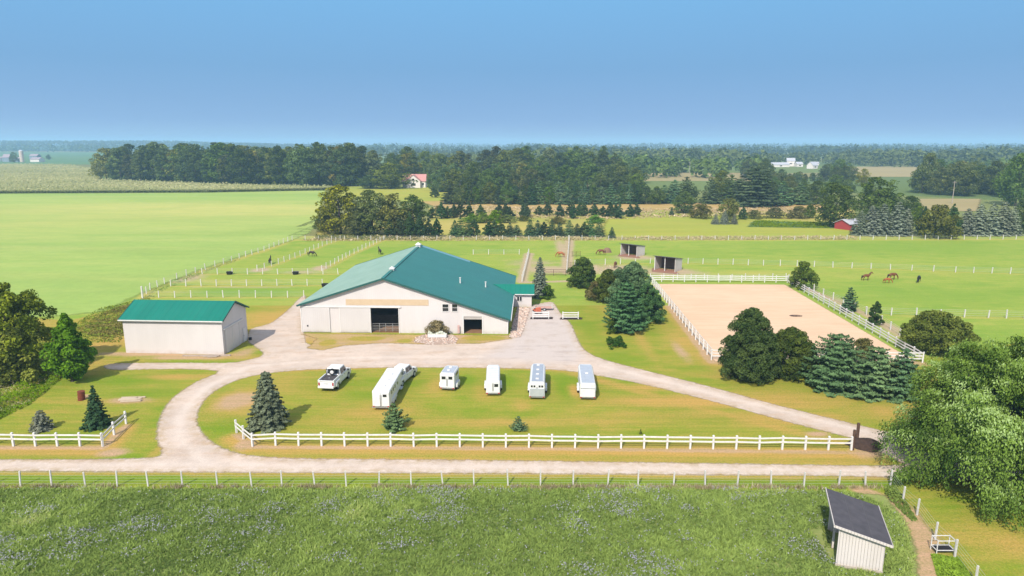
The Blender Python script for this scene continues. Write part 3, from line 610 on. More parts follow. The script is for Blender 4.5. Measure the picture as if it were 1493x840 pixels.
def board_fence(name, pp, label, rails, pm, h, bw=.15, bt=.045, end_twice=False):
    pp = [Vector((*p, 0)) for p in pp]; o = empty(name, pp[0], 0, label, 'fence')
    for i, q in enumerate(pp):
        d = (pp[min(i+1, len(pp)-1)]-pp[max(0, i-1)]); p = put('post', pm, o, q-pp[0], (random.gauss(0, .008), random.gauss(0, .008), math.atan2(d.y, d.x)))
    dz = [random.gauss(0, .03) for _ in pp]
    for z in rails:
        mb = MB()
        for i, (a, b) in enumerate(zip(pp[:-1], pp[1:])):
            n = Vector(((b-a).y, -(b-a).x, 0)).normalized()*.115; e = (b-a).normalized()*.012
            mb.bar(a-pp[0]+n+e+Vector((0, 0, z+dz[i])), b-pp[0]+n-e+Vector((0, 0, z+dz[i+1])), bt, bw)
        mb.build('rail', M['fence'], o)
    return o
fr = [P(345, 631), P(355, 640), P(368.5, 651)]+[P(368.5+33.55*k, 649.3+(k/26)*7) for k in range(1, 27)]
board_fence('board_fence', fr, 'long white two-rail board fence in front of the parked horse trailers', (1.22, .80), PM_board, 1.38)
fl = [P(u, v) for u, v in ((-80, 650), (-47, 650), (-13, 650), (20, 650.5), (52, 650.5), (84, 650.5), (117, 650.5), (150, 651), (166.5, 634), (184, 618))]
board_fence('board_fence', fl, 'white two-rail board fence beside the dark young spruce, left of the drive', (1.22, .80), PM_board, 1.38)
def arena_side(a, b, n): return [(a[0]+(b[0]-a[0])*k/n, a[1]+(b[1]-a[1])*k/n) for k in range(n+1)]
ar = arena_side(AC[3], AC[0], 22)+arena_side(AC[0], AC[1], 12)[1:]+arena_side(AC[1], AC[2], 22)[1:]+arena_side(AC[2], AC[3], 12)[1:]
board_fence('arena_fence', ar, 'white three-rail board fence all round the sand arena', (1.36, .95, .54), PM_arena, 1.5, .16)

# ------------------------------------------------------------------ buildings
def gable(mb, y0, y1, xs, top, openings, mi=0, base=0.0):
    """wall along x between y0 and y1; top(x) gives its height; openings = (x0, x1, z0, z1)"""
    cuts = sorted(set([round(x, 4) for x in xs]+[round(q, 4) for o in openings for q in o[:2]]))
    for a, b in zip(cuts[:-1], cuts[1:]):
        mid = (a+b)/2; ops = sorted([(o[2], o[3]) for o in openings if o[0] < mid < o[1]]); z = base
        for lo, hi in ops:
            if lo > z+1e-3: mb.prism([(a, z), (b, z), (b, lo), (a, lo)], y0, y1, 'xz', mi)
            z = hi
        mb.prism([(a, z), (b, z), (b, top(b)), (a, top(a))], y0, y1, 'xz', mi)
def window(parent, x, z, w, h, y, div=True, mi=None):
    f = MB(); t = .07
    f.box((x, y-.03, z+h/2), (w+.1, .06, t)); f.box((x, y-.03, z-h/2), (w+.16, .1, t))
    for s in (-1, 1): f.box((x+s*w/2, y-.03, z), (t, .06, h-t))
    if div: f.box((x, y-.035, z), (w-t, .05, .05))
    o = f.build('window', M['trim'], parent)
    MB().box((x, y+.02, z), (w-.05, .03, h-.05)).build('pane', M['glass'], o); return o

BA = P(441, 484.5); BB = P(740, 487); bw = math.dist(BA, BB); brz = math.atan2(BB[1]-BA[1], BB[0]-BA[0]); BL = 34.6
def loc_b(u, v):
    r = ray(u, v); d = (BB[0]-BA[0], BB[1]-BA[1]); det = -r[0]*d[1]+d[0]*r[1]
    t = (-BA[0]*d[1]+d[0]*BA[1])/det; return (t*r[0]-BA[0])/d[0]*bw, CH+t*r[2]
barn = empty('riding_barn', (*BA, 0), brz, 'large cream metal barn with broad green gable roof and dark open doorway', 'barn')
xr, zr = loc_b(559, 406); zl = loc_b(441, 444)[1]; zright = loc_b(740, 465)[1]
def btop(x): return (zl+(zr-zl)*x/xr if x < xr else zr+(zright-zr)*(x-xr)/(bw-xr))-.02
d0, d1 = loc_b(540, 449), loc_b(582, 484.5); g0, g1 = loc_b(676, 460.5), loc_b(703, 485.5)
w1a, w1b = loc_b(645, 443.5), loc_b(654, 454); w2a, w2b = loc_b(659, 443.5), loc_b(667, 454)
ops = [(d0[0], d1[0], 0, d0[1]), (g0[0], g1[0], 0, g0[1]-.12), (w1a[0], w1b[0], w1b[1], w1a[1]), (w2a[0], w2b[0], w2b[1], w2a[1])]
mb = MB(); gable(mb, 0, .2, [0, xr, bw], btop, ops); gable(mb, BL-.2, BL, [0, xr, bw], btop, [])
mb.prism([(.2, 0), (BL-.2, 0), (BL-.2, btop(0)-.05), (.2, btop(0)-.05)], 0, .2, 'yz', 1)
mb.prism([(.2, 0), (BL-.2, 0), (BL-.2, btop(bw)-.06), (.2, btop(bw)-.06)], bw-.2, bw, 'yz', 1)
mb.build('wall', [M['wall'], M['wally']], barn)
OV = .45
sl_l, sl_r = (zr-zl)/xr, (zr-zright)/(bw-xr)
rl = MB().slab([(-OV, -OV, zl-OV*sl_l), (xr, -OV, zr), (xr, BL+OV, zr), (-OV, BL+OV, zl-OV*sl_l)], .12).build('roof', M['greensheen'], barn); rl['label'] = 'green roof slope with pale sky sheen in its colour'
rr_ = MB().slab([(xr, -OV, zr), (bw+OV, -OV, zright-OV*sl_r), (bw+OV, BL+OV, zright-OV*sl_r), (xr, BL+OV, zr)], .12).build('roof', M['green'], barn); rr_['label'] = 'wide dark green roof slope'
mb = MB(); mb.bar((xr, -OV-.03, zr+.15), (xr, BL+OV+.03, zr+.15), .5, .06); mb.build('ridge_cap', M['greenedge'] if False else M['green'], rl)
for y in (-OV-.05, BL+OV+.05):
    mb = MB(); mb.bar((-OV-.05, y, zl-OV*sl_l+.03), (xr, y, zr+.03), .06, .28); mb.bar((xr, y, zr+.03), (bw+OV+.05, y, zright-OV*sl_r+.03), .06, .28)
    mb.build('rake_trim', M['greenedge'], barn)
mb = MB(); mb.bar((bw+OV+.1, -OV, zright-OV*sl_r), (bw+OV+.1, 17.2, zright-OV*sl_r), .14, .14); mb.build('gutter', M['trim'], barn)
# paler strip of roof along the rear edge
def onroof(x, y, dz=0.0): return (x, y, zr-(x-xr)*sl_r+.12+dz)
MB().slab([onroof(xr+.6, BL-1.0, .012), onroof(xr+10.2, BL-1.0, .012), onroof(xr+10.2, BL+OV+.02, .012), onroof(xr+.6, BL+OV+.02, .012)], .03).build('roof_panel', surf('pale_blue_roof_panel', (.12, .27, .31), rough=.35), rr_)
def cupola(x, y, z, s):
    mb = MB(); mb.box((x, y, z+.35*s), (1.1*s, 1.1*s, .9*s), 0, 0); mb.add([(x-.75*s, y-.75*s, z+.8*s), (x+.75*s, y-.75*s, z+.8*s), (x+.75*s, y+.75*s, z+.8*s), (x-.75*s, y+.75*s, z+.8*s), (x, y, z+1.35*s)], [(3, 2, 1, 0), (0, 1, 4), (1, 2, 4), (2, 3, 4), (3, 0, 4)], 0)
    c = mb.build('cupola', M['trim'], rl); lv = MB()
    for k in range(3): lv.box((x, y-.56*s, z+(.35+.14*k)*s), (.7*s, .03, .05*s))
    lv.build('louvre', M['alu2'], c)
cupola(xr, 6.6, zr-.1, .62); cupola(xr, BL-2.0, zr-.1, .8)
for u, v in ((671, 411), (708, 406)):
    x, y = P(u, v, 5.6); dx, dy = x-BA[0], y-BA[1]; lx = dx*math.cos(-brz)-dy*math.sin(-brz); ly = dx*math.sin(-brz)+dy*math.cos(-brz); z = zr-(lx-xr)*sl_r+.1
    MB().cyl((lx, ly, z+.45), .11, .95).cyl((lx, ly, z+.95), .17, .12).build('vent_pipe', M['trim'], rr_)
# front details
t0 = loc_b(504, 436); t1 = loc_b(625, 447.5)
MB().box(((t0[0]+t1[0])/2, -.02, (t0[1]+t1[1])/2+.1), (t1[0]-t0[0], .04, .95)).build('clear_panel', M['tan'], barn)
mb = MB(); mb.box(((d1[0]+.5)/2, -.09, d0[1]+.16), (d1[0]+.3, .16, .2)); mb.build('door_track', M['trim'], barn)
p0 = loc_b(481, 460)[0]; p1 = loc_b(495, 460)[0]
for a, b_, y in ((.12, p0, -.1), (p1, d0[0]-.08, -.07)):
    dr = MB().box(((a+b_)/2, y, d0[1]/2+.08), (b_-a, .06, d0[1]-.12)).build('sliding_door', M['door_panel'], barn)
    e = MB()
    for x in (a+.05, b_-.05): e.box((x, y-.035, d0[1]/2+.08), (.09, .02, d0[1]-.14))
    e.build('door_trim', M['trim'], dr)
MB().box((.95, -.15, 1.1), (.2, .05, .26)).build('meter_box', M['black'], barn)
mb = MB(); mb.box((-.02, -.03, btop(0)/2), (.14, .1, btop(0)-.05)); mb.box((bw+.02, -.03, btop(bw)/2), (.14, .1, btop(bw)-.05)); mb.build('corner_trim', M['trim'], barn)
mb = MB()
for x in (d0[0]-.05, d1[0]+.05): mb.box((x, -.03, d0[1]/2), (.12, .08, d0[1]))
for x in (g0[0]-.07, g1[0]+.07): mb.box((x, -.03, g0[1]/2), (.14, .08, g0[1]))
mb.build('door_frame', M['trim'], barn)
gz = loc_b(690, 466)[1]; mb = MB()
for k in range(3): mb.box(((g0[0]+g1[0])/2, .12, gz+(g0[1]-.12-gz)*(k+.5)/3), (g1[0]-g0[0]-.02, .05, (g0[1]-.12-gz)/3-.015))
mb.build('roller_door', surf('roller_door_grey', (.45, .41, .38), rough=.6), barn)
for a, b_ in ((w1a, w1b), (w2a, w2b)): window(barn, (a[0]+b_[0])/2, (a[1]+b_[1])/2, b_[0]-a[0]+.04, a[1]-b_[1]+.04, -.01)
# gate in the doorway
gt = MB(); W_ = d1[0]-d0[0]
for z in (.35, .6, .85, 1.1, 1.4): gt.bar((d0[0]+.05, .45, z), (d1[0]-.05, .45, z), .05)
for x in (.08, W_*.28, W_*.5, W_*.75, W_-.08): gt.bar((d0[0]+x, .45, .1), (d0[0]+x, .45, 1.45), .06)
gt.build('tube_gate', M['galv'], barn)
MB().box((bw/2, BL/2, .02), (bw-.5, BL-.5, .04)).build('floor', M['sandbarn'], barn)
mb = MB()
for y in np.arange(4, BL-2, 4.2):
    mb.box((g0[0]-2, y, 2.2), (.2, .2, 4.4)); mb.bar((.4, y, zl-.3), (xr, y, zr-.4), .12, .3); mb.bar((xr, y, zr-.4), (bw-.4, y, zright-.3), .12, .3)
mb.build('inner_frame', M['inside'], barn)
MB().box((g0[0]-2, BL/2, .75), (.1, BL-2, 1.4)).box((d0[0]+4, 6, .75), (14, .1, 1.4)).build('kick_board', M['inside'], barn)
# side annex with its own small gable roof
ax0, axf = P(752, 446.5), P(775, 448.5)
def to_b(p): dx, dy = p[0]-BA[0], p[1]-BA[1]; return (dx*math.cos(brz)+dy*math.sin(brz), -dx*math.sin(brz)+dy*math.cos(brz))
a0, a1 = to_b(ax0), to_b(axf); ya = (a0[1]+a1[1])/2; ex = a1[0]; ah = zright-.05
mb = MB(); gable(mb, ya, ya+.15, [bw+.01, ex], lambda x: ah, [(bw+1.0, bw+1.95, 1.05, 1.9)]); mb.prism([(ya+.15, 0), (ya+4.4, 0), (ya+4.4, ah), (ya+2.3, ah+.75), (ya+.15, ah)], ex-.15, ex, 'yz', 1)
mb.prism([(bw+.01, 0), (ex, 0), (ex, ah), (bw+.01, ah)], ya+4.42, ya+4.55, 'xz')
anx = mb.build('annex', [M['wall'], M['wally']], barn)
window(anx, bw+1.48, 1.48, .9, .85, ya-.01, False); MB().box((bw+1.48, ya-.06, 1.48), (.1, .06, .8)).build('mullion', M['trim'], anx)
rz_ = ah+1.15; hx = xr+(zr-rz_)/sl_r; lowx = xr+(zr-ah)/sl_r+.1
mb = MB()
for s, yy in ((-1, ya-.45), (1, ya+5.0)):
    yr = ya+2.3; mb.slab([(hx, yr, rz_+.14), (ex+.5, yr, rz_+.14), (ex+.5, yy, ah+.02), (lowx, yy, ah+.02)] if s > 0 else [(hx, yr, rz_+.14), (lowx, yy, ah+.02), (ex+.5, yy, ah+.02), (ex+.5, yr, rz_+.14)], .07)
mb.build('annex_roof', M['greenx'], anx)
MB().bar((lowx+.4, ya-.5, ah+.02), (ex+.5, ya-.5, ah+.02), .08, .14).build('fascia', M['trim'], anx)

# small equipment shed
GA, GB, GC = P(184, 514.5), P(327, 517), P(360, 494.5)
gw = math.dist(GA, GB); grz = math.atan2(GB[1]-GA[1], GB[0]-GA[0]); gd = math.dist(GB, GC)
ghz = Z(183, 464.5, GA[1]); gpk = ghz+1.75
shed = empty('equipment_shed', (*GA, 0), grz, 'small cream metal shed with a bright teal green roof beside the drive bend', 'shed')
mb = MB(); mb.prism([(0, 0), (gw, 0), (gw, ghz), (0, ghz)], 0, .15, 'xz', 0); mb.prism([(0, 0), (gw, 0), (gw, ghz), (0, ghz)], gd-.15, gd, 'xz', 0)
for x in (0, gw-.15): mb.prism([(.15, 0), (gd-.15, 0), (gd-.15, ghz), (gd/2, gpk-.12), (.15, ghz)], x, x+.15, 'yz', 1)
mb.build('wall', [M['wall'], M['wally']], shed)
sl_g = (gpk-ghz)/(gd/2); o_ = .4
mb = MB().slab([(-.35, -o_, ghz-o_*sl_g), (gw+.35, -o_, ghz-o_*sl_g), (gw+.35, gd/2, gpk), (-.35, gd/2, gpk)], .08); mb.slab([(-.35, gd/2, gpk), (gw+.35, gd/2, gpk), (gw+.35, gd+o_, ghz-o_*sl_g), (-.35, gd+o_, ghz-o_*sl_g)], .08)
rf = mb.build('roof', M['greenx'], shed)
mb = MB(); mb.bar((-.38, -o_-.04, ghz-o_*sl_g+.02), (gw+.38, -o_-.04, ghz-o_*sl_g+.02), .07, .16)
mb.build('eave_trim', M['trim'], rf)
for x in (-.38, gw+.38):
    mb = MB(); mb.bar((x, -o_, ghz-o_*sl_g+.02), (x, gd/2, gpk+.02), .06, .2); mb.bar((x, gd/2, gpk+.02), (x, gd+o_, ghz-o_*sl_g+.02), .06, .2)
    mb.build('rake_trim', M['greenedge'], rf)
X = gw+.06
MB().box((X, gd*.36, 1.7), (.06, gd*.56, 3.4)).build('sliding_door', M['wally'], shed)
MB().box((X+.05, gd*.36, 1.75), (.05, .1, 3.3)).box((X+.05, gd*.1, 1.7), (.05, .08, 3.3)).box((X+.05, gd*.64, 1.7), (.05, .08, 3.3)).build('door_trim', M['trim'], shed)
MB().box((X+.03, gd*.42, 3.55), (.14, gd*.76, .16)).build('door_track', M['trim'], shed)
dd = MB().box((X, gd*.86, 1.05), (.06, 1.0, 2.1)).build('door', M['trim'], shed); MB().box((X+.05, gd*.86-.38, 1.0), (.05, .05, .12)).build('handle', M['black'], dd)
MB().box((gw+.5, gd*.95, .2), (.35, .35, .4)).build('meter_box', M['black'], shed)

# foreground field shelter (open on its left side)
def quad_local(pts):  # origin, x axis angle from first to second
    a, b_ = pts[0], pts[1]; return a, math.atan2(b_[1]-a[1], b_[0]-a[0]), math.dist(a, b_)
fa, frz, fw = quad_local([P(1218, 829), P(1284, 838)])
fa = (22.6, 42.9); fw = 2.93; frz = R(-18.5); fd = 4.9; h0, h1 = 3.12, 2.44
fs = empty('field_shelter', (*fa, 0), frz, 'small whitewashed shelter with dark felt roof in the foreground meadow', 'shelter')
mb = MB(); mb.prism([(0, 0.28), (fw, 0.28), (fw, h1), (0, h0)], 0, .1, 'xz', 1); mb.prism([(0, 0), (fw, 0), (fw, h1), (0, h0)], fd-.1, fd, 'xz', 1); mb.prism([(.1, 0), (fd-.1, 0), (fd-.1, h1-.03), (.1, h1-.03)], fw-.1, fw, 'yz', 0)
mb.prism([(.1, h0-.45), (fd-.1, h0-.45), (fd-.1, h0-.05), (.1, h0-.05)], 0, .08, 'yz', 0); mb.box((.08, fd/2, h0/2-.1), (.14, .14, h0-.3)); mb.build('wall', [M['woodwhite'], M['woodwhitex']], fs)
MB().prism([(-.03, 0), (fw+.03, 0), (fw+.03, .28), (-.03, .28)], -.04, .08, 'xz').build('footing', surf('concrete_footing', (.42, .36, .3), rough=.95), fs)
sl_f = (h0-h1)/fw
r_ = MB().slab([(-.35, -.3, h0+.35*sl_f+.02), (fw+.35, -.3, h1-.35*sl_f+.02), (fw+.35, fd+.3, h1-.35*sl_f+.02), (-.35, fd+.3, h0+.35*sl_f+.02)], .1).build('roof', M['shingle'], fs)
mb = MB(); q0, q1 = h0+.35*sl_f+.07, h1-.35*sl_f+.07
mb.bar((-.35, -.33, q0), (fw+.35, -.33, q1), .05, .17); mb.bar((-.38, -.33, q0), (-.38, fd+.33, q0), .05, .17); mb.bar((fw+.38, -.33, q1), (fw+.38, fd+.33, q1), .05, .17); mb.build('fascia', M['woodwhitex'], r_)
mb = MB()
for k in (1, 2): mb.bar((-.33+k*(fw+.66)/3, -.3, h0+.35*sl_f-(k*(fw+.66)/3)*sl_f+.13), (-.33+k*(fw+.66)/3, fd+.3, h0+.35*sl_f-(k*(fw+.66)/3)*sl_f+.13), .035, .02)
mb.build('roof_seam', surf('seam_grey', (.10, .095, .105), rough=.8), r_)

# run-in shelters in the far pasture, open side facing the barn
def run_in(u0, v0, u1, v1, u2, v2, vt, label):
    a, b_, c_ = P(u0, v0), P(u1, v1), P(u2, v2)
    rz = math.atan2(b_[1]-a[1], b_[0]-a[0]); L = math.dist(a, b_); D = 3.9; h = Z(u0, vt, a[1])
    o = empty('run_in_shelter', (*a, 0), rz, label, 'shelter', 'run-in shelters in the pasture'); hb = h*.80
    mb = MB(); mb.prism([(0, 0), (D, 0), (D, hb), (0, h)], L-.1, L, 'yz', 0); mb.prism([(0, 0), (D, 0), (D, hb), (0, h)], 0, .1, 'yz', 0); mb.prism([(.1, 0), (L-.1, 0), (L-.1, hb-.02), (.1, hb-.02)], D-.1, D, 'xz', 0)
    mb.build('wall', M['woodwhite'], o)
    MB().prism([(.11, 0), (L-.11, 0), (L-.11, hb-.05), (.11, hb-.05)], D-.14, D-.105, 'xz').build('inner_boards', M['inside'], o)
    MB().box((L/2, .06, h/2), (.14, .12, h-.05)).box((.06, -.02, h/2), (.14, .1, h-.05)).build('post', M['fence'], o)
    MB().slab([(-.3, -.5, h+.10), (L+.15, -.5, h+.10), (L+.15, D+.2, hb-.0), (-.3, D+.2, hb-.0)], .1).build('roof', M['shingle'], o)
    sheet('bare_ground', [(a[0]-1, a[1]-2.5), (b_[0]+.5, b_[1]-2.5), (b_[0]+.3, b_[1]+2.8), (a[0]+.2, a[1]+2.8)], .008, surf_f['soil'], .5)
_sm = surf('red_brown_soil', (.30, .15, .10), (.24, .12, .08), 1.5, rough=1); feather(_sm, _sm.node_tree, _sm.node_tree.nodes['Principled BSDF'], .5, 1.2); surf_f = {'soil': _sm}
run_in(905, 371.5, 928, 374.5, 941, 372.5, 355.5, 'open run-in shelter farther back, beside the two brown horses')
run_in(954, 393.5, 984, 397, 997, 394, 373.5, 'open run-in shelter nearer the arena corner')

# ------------------------------------------------------------------ far buildings
def house(name, cx, cy, w, d, h, rh, rz, wm, rm, label, cat='house', doors=(), wins=(), chim=False, group=None):
    o = empty(name, (cx, cy, 0), rz, label, cat, group); mb = MB(); mb.box((0, 0, h/2), (w, d, h))
    for x in (-w/2, w/2-.1): mb.prism([(-d/2, h), (d/2, h), (0, h+rh)], x, x+.1, 'yz')
    mb.build('wall', wm, o); s = rh/(d/2)
    r = MB().slab([(-w/2-.4, -d/2-.4, h-.4*s), (w/2+.4, -d/2-.4, h-.4*s), (w/2+.4, 0, h+rh), (-w/2-.4, 0, h+rh)], .15).slab([(-w/2-.4, 0, h+rh), (w/2+.4, 0, h+rh), (w/2+.4, d/2+.4, h-.4*s), (-w/2-.4, d/2+.4, h-.4*s)], .15).build('roof', rm, o)
    if chim: MB().box((w*.2, d*.1, h+rh+.3), (.8, .8, 2)).build('chimney', M['rock'], r)
    for x, z, ww, hh in wins: MB().box((x, -d/2-.04, z), (ww, .06, hh)).build('window', M['glass'], o)
    for x, ww, hh in doors: MB().box((x, -d/2-.05, hh/2), (ww, .08, hh)).build('door', M['glass'], o)
    return o
x, y = P(604, 273.5)
hs = house('farmhouse', x, y+4, W(604, 273.5, 33), 9, 4.4, 4.2, 0, M['housewhite'], M['redroof'], 'white farmhouse with faded red roof before the dark wood', wins=[(-5.5, 2.4, 1.2, 1.4), (-2.5, 2.4, 1.2, 1.4), (3.2, 2.4, 1.2, 1.4), (6, 2.4, 1.2, 1.4)], doors=[(0, 1.2, 2.2)])
mb = MB(); mb.prism([(-4.5, 0), (4.5, 0), (4.5, 4.6), (0, 8.2), (-4.5, 4.6)], -8, -4.6, 'xz'); mb.build('front_gable', M['housewhite'], hs)
mb = MB().slab([(-5, -8.4, 4.3), (0, -8.4, 8.4), (0, -.5, 8.4), (-5, -.5, 4.3)], .15).slab([(0, -8.4, 8.4), (5, -8.4, 4.3), (5, -.5, 4.3), (0, -.5, 8.4)], .15); mb.build('gable_roof', M['redroof'], hs)
MB().box((0, -8.05, 2.2), (3, .06, 1.6)).box((0, -8.05, 5.4), (1.4, .06, 1.4)).build('window', M['glass'], hs)
x, y = P(646, 279.5); house('farm_shed', x, y+4, 6.5, 7, 3.6, 3.0, .1, M['greyhouse'], M['greyroof'], 'small blue grey shed with mauve roof among the pines', 'shed', doors=[(0, 2.4, 2.4)])
x, y = P(1236, 336); house('red_barn', x+1.9, y+4, 6, 6, 2.1, 1.3, .45, M['red'], M['greymetal'], 'low red barn half hidden by pale blue spruces', 'barn', doors=[(-1, 2, 2)])
wf = [(1136, 243.5, 26, 9, 3, 2.6, .12), (1152, 242.5, 11, 10, 7, 3.5, -.25), (1184, 246, 12, 8, 4, 4, .6), (1164, 243, 9, 8, 3.4, 2.5, .1), (1186, 241, 13, 7, 2.6, 2, -.1)]
for (u, v, wpx, d, h, rh, rz), lab in zip(wf, ('long low white farm building among the far trees', 'tallest white barn of the far white farm', 'white house with gable on the right of the far white farm', 'low white wing next to the tallest far white barn', 'flat pale farm roof behind the far white house')):
    x, y = P(u, v); house('farm_building', x, y, W(u, v, wpx), d, h, rh, rz, M['housewhite'], M['greymetal'], lab, 'building', group='white farm beyond the trees', wins=[(0, h*.5, 3, 1.2)])
for (u, v, wpx, d, h, rh, rz, wm), lab in zip([(12, 236, 9, 12, 7, 5, .1, 'greyhouse'), (27, 236, 6, 12, 4, 3, 0, 'greyhouse'), (55, 236, 13, 14, 4, 3, 0, 'housewhite'), (1, 235, 6, 12, 4, 3, 0, 'housewhite'), (52, 233, 11, 12, 7, 3, 0, 'greyhouse')],
        ('tall mauve grey barn of the distant silo farm', 'low grey building between the far barn and the silo', 'white shed just beside the distant silo', 'small white farm building at the far end of the distant farm', 'grey barn behind the white shed of the distant silo farm')):
    x, y = P(u, v); house('farm_building', x, y, W(u, v, wpx), d, h, rh, rz, M[wm], M['greyroof'], lab, 'building', group='distant farm with the silo')
x, y = P(41.5, 236); o = MB().cyl((0, 0, 8.5), 3.0, 17, 20).build('silo', M['silo']); o.location = (x, y-14, 0); tag(o, 'tall pinkish silo at the distant farm', 'silo')
me_dome = MB(); me_dome.tube([(0, 0, 17), (0, 0, 18.2), (0, 0, 19)], [3.05, 2.2, .2], 20); me_dome.build('dome', M['greymetal'], o)
def pole(u, v, vt, lab, arms=1, light=False):
    x, y = P(u, v); h = Z(u, vt, y); mb = MB().tube([(0, 0, 0), (0, 0, h)], [.2, .13], 8)
    o = mb.build('utility_pole', M['pole'], loc=(x, y, 0)); tag(o, lab, 'pole')
    if arms: MB().box((0, 0, h-.6), (2.2, .14, .14)).build('cross_arm', M['pole'], o)
    if light: MB().box((.5, 0, h), (1.0, .3, .2)).build('lamp_head', M['alu'], o)
pole(1388, 297, 264, 'pale utility pole standing by the tan plot at the far right')
pole(683, 275, 254, 'tall thin yard light pole behind the pine row', 0, True); pole(671, 284, 263, 'pole with a small vane head among the pines', 0, True); pole(857, 270, 248, 'utility pole in front of the far wood')
pole(1005, 254, 236, 'slender pole near the tan field beyond the pines')

# ------------------------------------------------------------------ vehicles
def wheel(parent, x, y, r=.36, w=.24, side=1):
    t = MB().cyl((x, y, r), r, w, 20, 'x').build('wheel', M['tyre'], parent, .03)
    MB().cyl((x+side*(w/2+.005), y, r), r*.58, .03, 16, 'x').cyl((x+side*(w/2+.02), y, r), r*.2, .04, 10, 'x').build('rim', M['alu'], t); return t
def horse_trailer(pos, rz, L, Wd, H, label, roof='white', rear='two_windows', body='white', vents=4, fender=True, side_w=2, rounded=.18, group='parked horse trailers'):
    o = empty('horse_trailer', (*pos, 0), rz, label, 'trailer', group); z0 = .42; w2 = Wd/2
    # body shell: rounded roof shoulders and slightly tapered nose
    def ring(y, k=1.0, top=H):
        c = rounded; return [(-w2*k, y, z0), (-w2*k, y, top-c), (-w2*k+c*.4, y, top-c*.3), (-w2*k+c, y, top), (w2*k-c, y, top), (w2*k-c*.4, y, top-c*.3), (w2*k, y, top-c), (w2*k, y, z0)]
    mb = MB(); rs = [ring(0), ring(.05), ring(L-.9), ring(L-.35, .9, H-.06), ring(L, .62, H-.2)]; n = 8
    v = [p for r in rs for p in r]; f = []
    for i in range(len(rs)-1):
        for k in range(n): f.append((i*n+k, i*n+(k+1) % n, (i+1)*n+(k+1) % n, (i+1)*n+k))
    f += [tuple(range(n)), tuple(range((len(rs))*n-1, (len(rs)-1)*n-1, -1))]
    mb.add(v, f); mb.build('body', M[body], o)
    if roof != body:
        c = rounded; mb = MB(); mb.slab([(-w2+c*1.02, .06, H+.004), (w2-c*1.02, .06, H+.004), (w2-c*1.02, L-.9, H+.004), (-w2+c*1.02, L-.9, H+.004)], .03); mb.build('roof', M[roof], o)
    for k in range(vents):
        MB().box((0, .9+k*(L-2.2)/max(1, vents-1) if vents > 1 else L*.45, H+.07), (.36, .36, .08)).build('roof_vent', M['trim'], o, .02)
    # rear doors
    for s in (-1, 1):
        if rear == 'ramp': break
        dr = MB().box((s*w2*.485, -.035, z0+(H-z0)*.45), (w2*.93, .06, (H-z0)*.86)).build('rear_door', M[body], o, .015)
        if rear == 'two_windows' or (rear == 'one_window' and s > 0):
            MB().box((s*w2*.47, -.075, H-.62), (w2*.56, .03, .36)).build('window', M['glass'], dr, .01)
        if rear == 'four_windows':
            for q in (-.14, .14): MB().box((s*w2*.5+q*1.1, -.075, H-.55), (.22, .03, .24)).build('window', M['glass'], dr, .01)
        MB().box((s*.06, -.08, 1.15), (.04, .04, .9)).build('latch_bar', M['galv'], dr)
    if rear in ('ramp', 'four_windows'):
        MB().box((0, -.10, z0+.52), (Wd*.92, .05, .95)).build('ramp', M['alu'] if rear == 'four_windows' else M['white'], o, .01)
    if rear == 'ramp':
        MB().box((0, -.04, z0+(H-z0)*.72), (Wd*.9, .05, (H-z0)*.45)).build('rear_door', M['white'], o, .015)
        MB().box((0, -.08, z0+1.05), (Wd*.94, .04, .05)).build('ramp_hinge', M['galv'], o)
    for s in (-1, 1):
        MB().box((s*w2*.86, -.08, z0-.02), (.2, .05, .12)).build('tail_light', M['red_lamp'], o)
        ym = L*.40
        if fender:
            fp = [(-.85, .05), (-.8, .42), (-.62, .52), (.62, .52), (.8, .42), (.85, .05)]
            mb = MB(); mb.prism([(ym+a, .33+b_) for a, b_ in fp], s*(w2+.01), s*(w2+.24), 'yz'); mb.build('fender', M[body], o, .02)
        for dy in (-.42, .42): wheel(o, s*(w2+.13), ym+dy, .33, .2, s)
        for k in range(side_w): MB().box((s*(w2+.01), L*.35+k*L*.38/max(1, side_w), H-.5), (.03, .5, .34)).build('side_window', M['glass'], o)
    for s in (-1, 1):
        mb = MB(); mb.box((s*(w2+.008), L*.45, H-rounded-.06), (.016, L*.86, .05)); mb.box((s*(w2+.008), L*.45, z0+.06), (.016, L*.88, .10))
        for k in range(1, 5): mb.box((s*(w2+.008), L*.86*k/5, (z0+H-rounded)/2), (.012, .03, H-rounded-z0-.2))
        mb.build('side_trim', M['alu2'], o)
    mb = MB()
    for k in range(1, 6): mb.box((0, L*.82*k/6, H+.036 if roof != body else H+.006), (Wd-2.3*rounded, .035, .012))
    mb.build('roof_seam', M['alu2'], o)
    tg = MB(); tg.bar((-.45, L-.4, .45), (0, L+1.1, .48), .1); tg.bar((.45, L-.4, .45), (0, L+1.1, .48), .1); tg.cyl((0, L+.9, .35), .05, .7); tg.build('drawbar', M['galv'], o)
    MB().box((0, -.03, z0-.05), (Wd*1.02, .12, .12)).build('bumper', M['galv'], o)
    return o
def z6(x, y): return (620+x/5.332, 510+y/5.332)
def place(rb, ft, h=2.1):
    a = P(*z6(*rb)); f_ = P(*z6(*ft), h); g_ = P(*z6(*rb)); return a, math.atan2(f_[1]-a[1], f_[0]-a[0])-math.pi/2, math.dist(a, f_)
a, rz, L = place((172, 322), (216, 112), 2.3); horse_trailer((a[0], a[1]), rz, L*1.0, 1.75, 2.3, 'short white two-horse trailer with two square black rear windows', 'alu', 'two_windows', vents=2)
a, rz, L = place((527, 362), (530, 108), 1.95); horse_trailer(a, rz, L, 1.62, 1.98, 'all-white horse trailer with one small black window high on its rear door', 'white', 'one_window', vents=0)
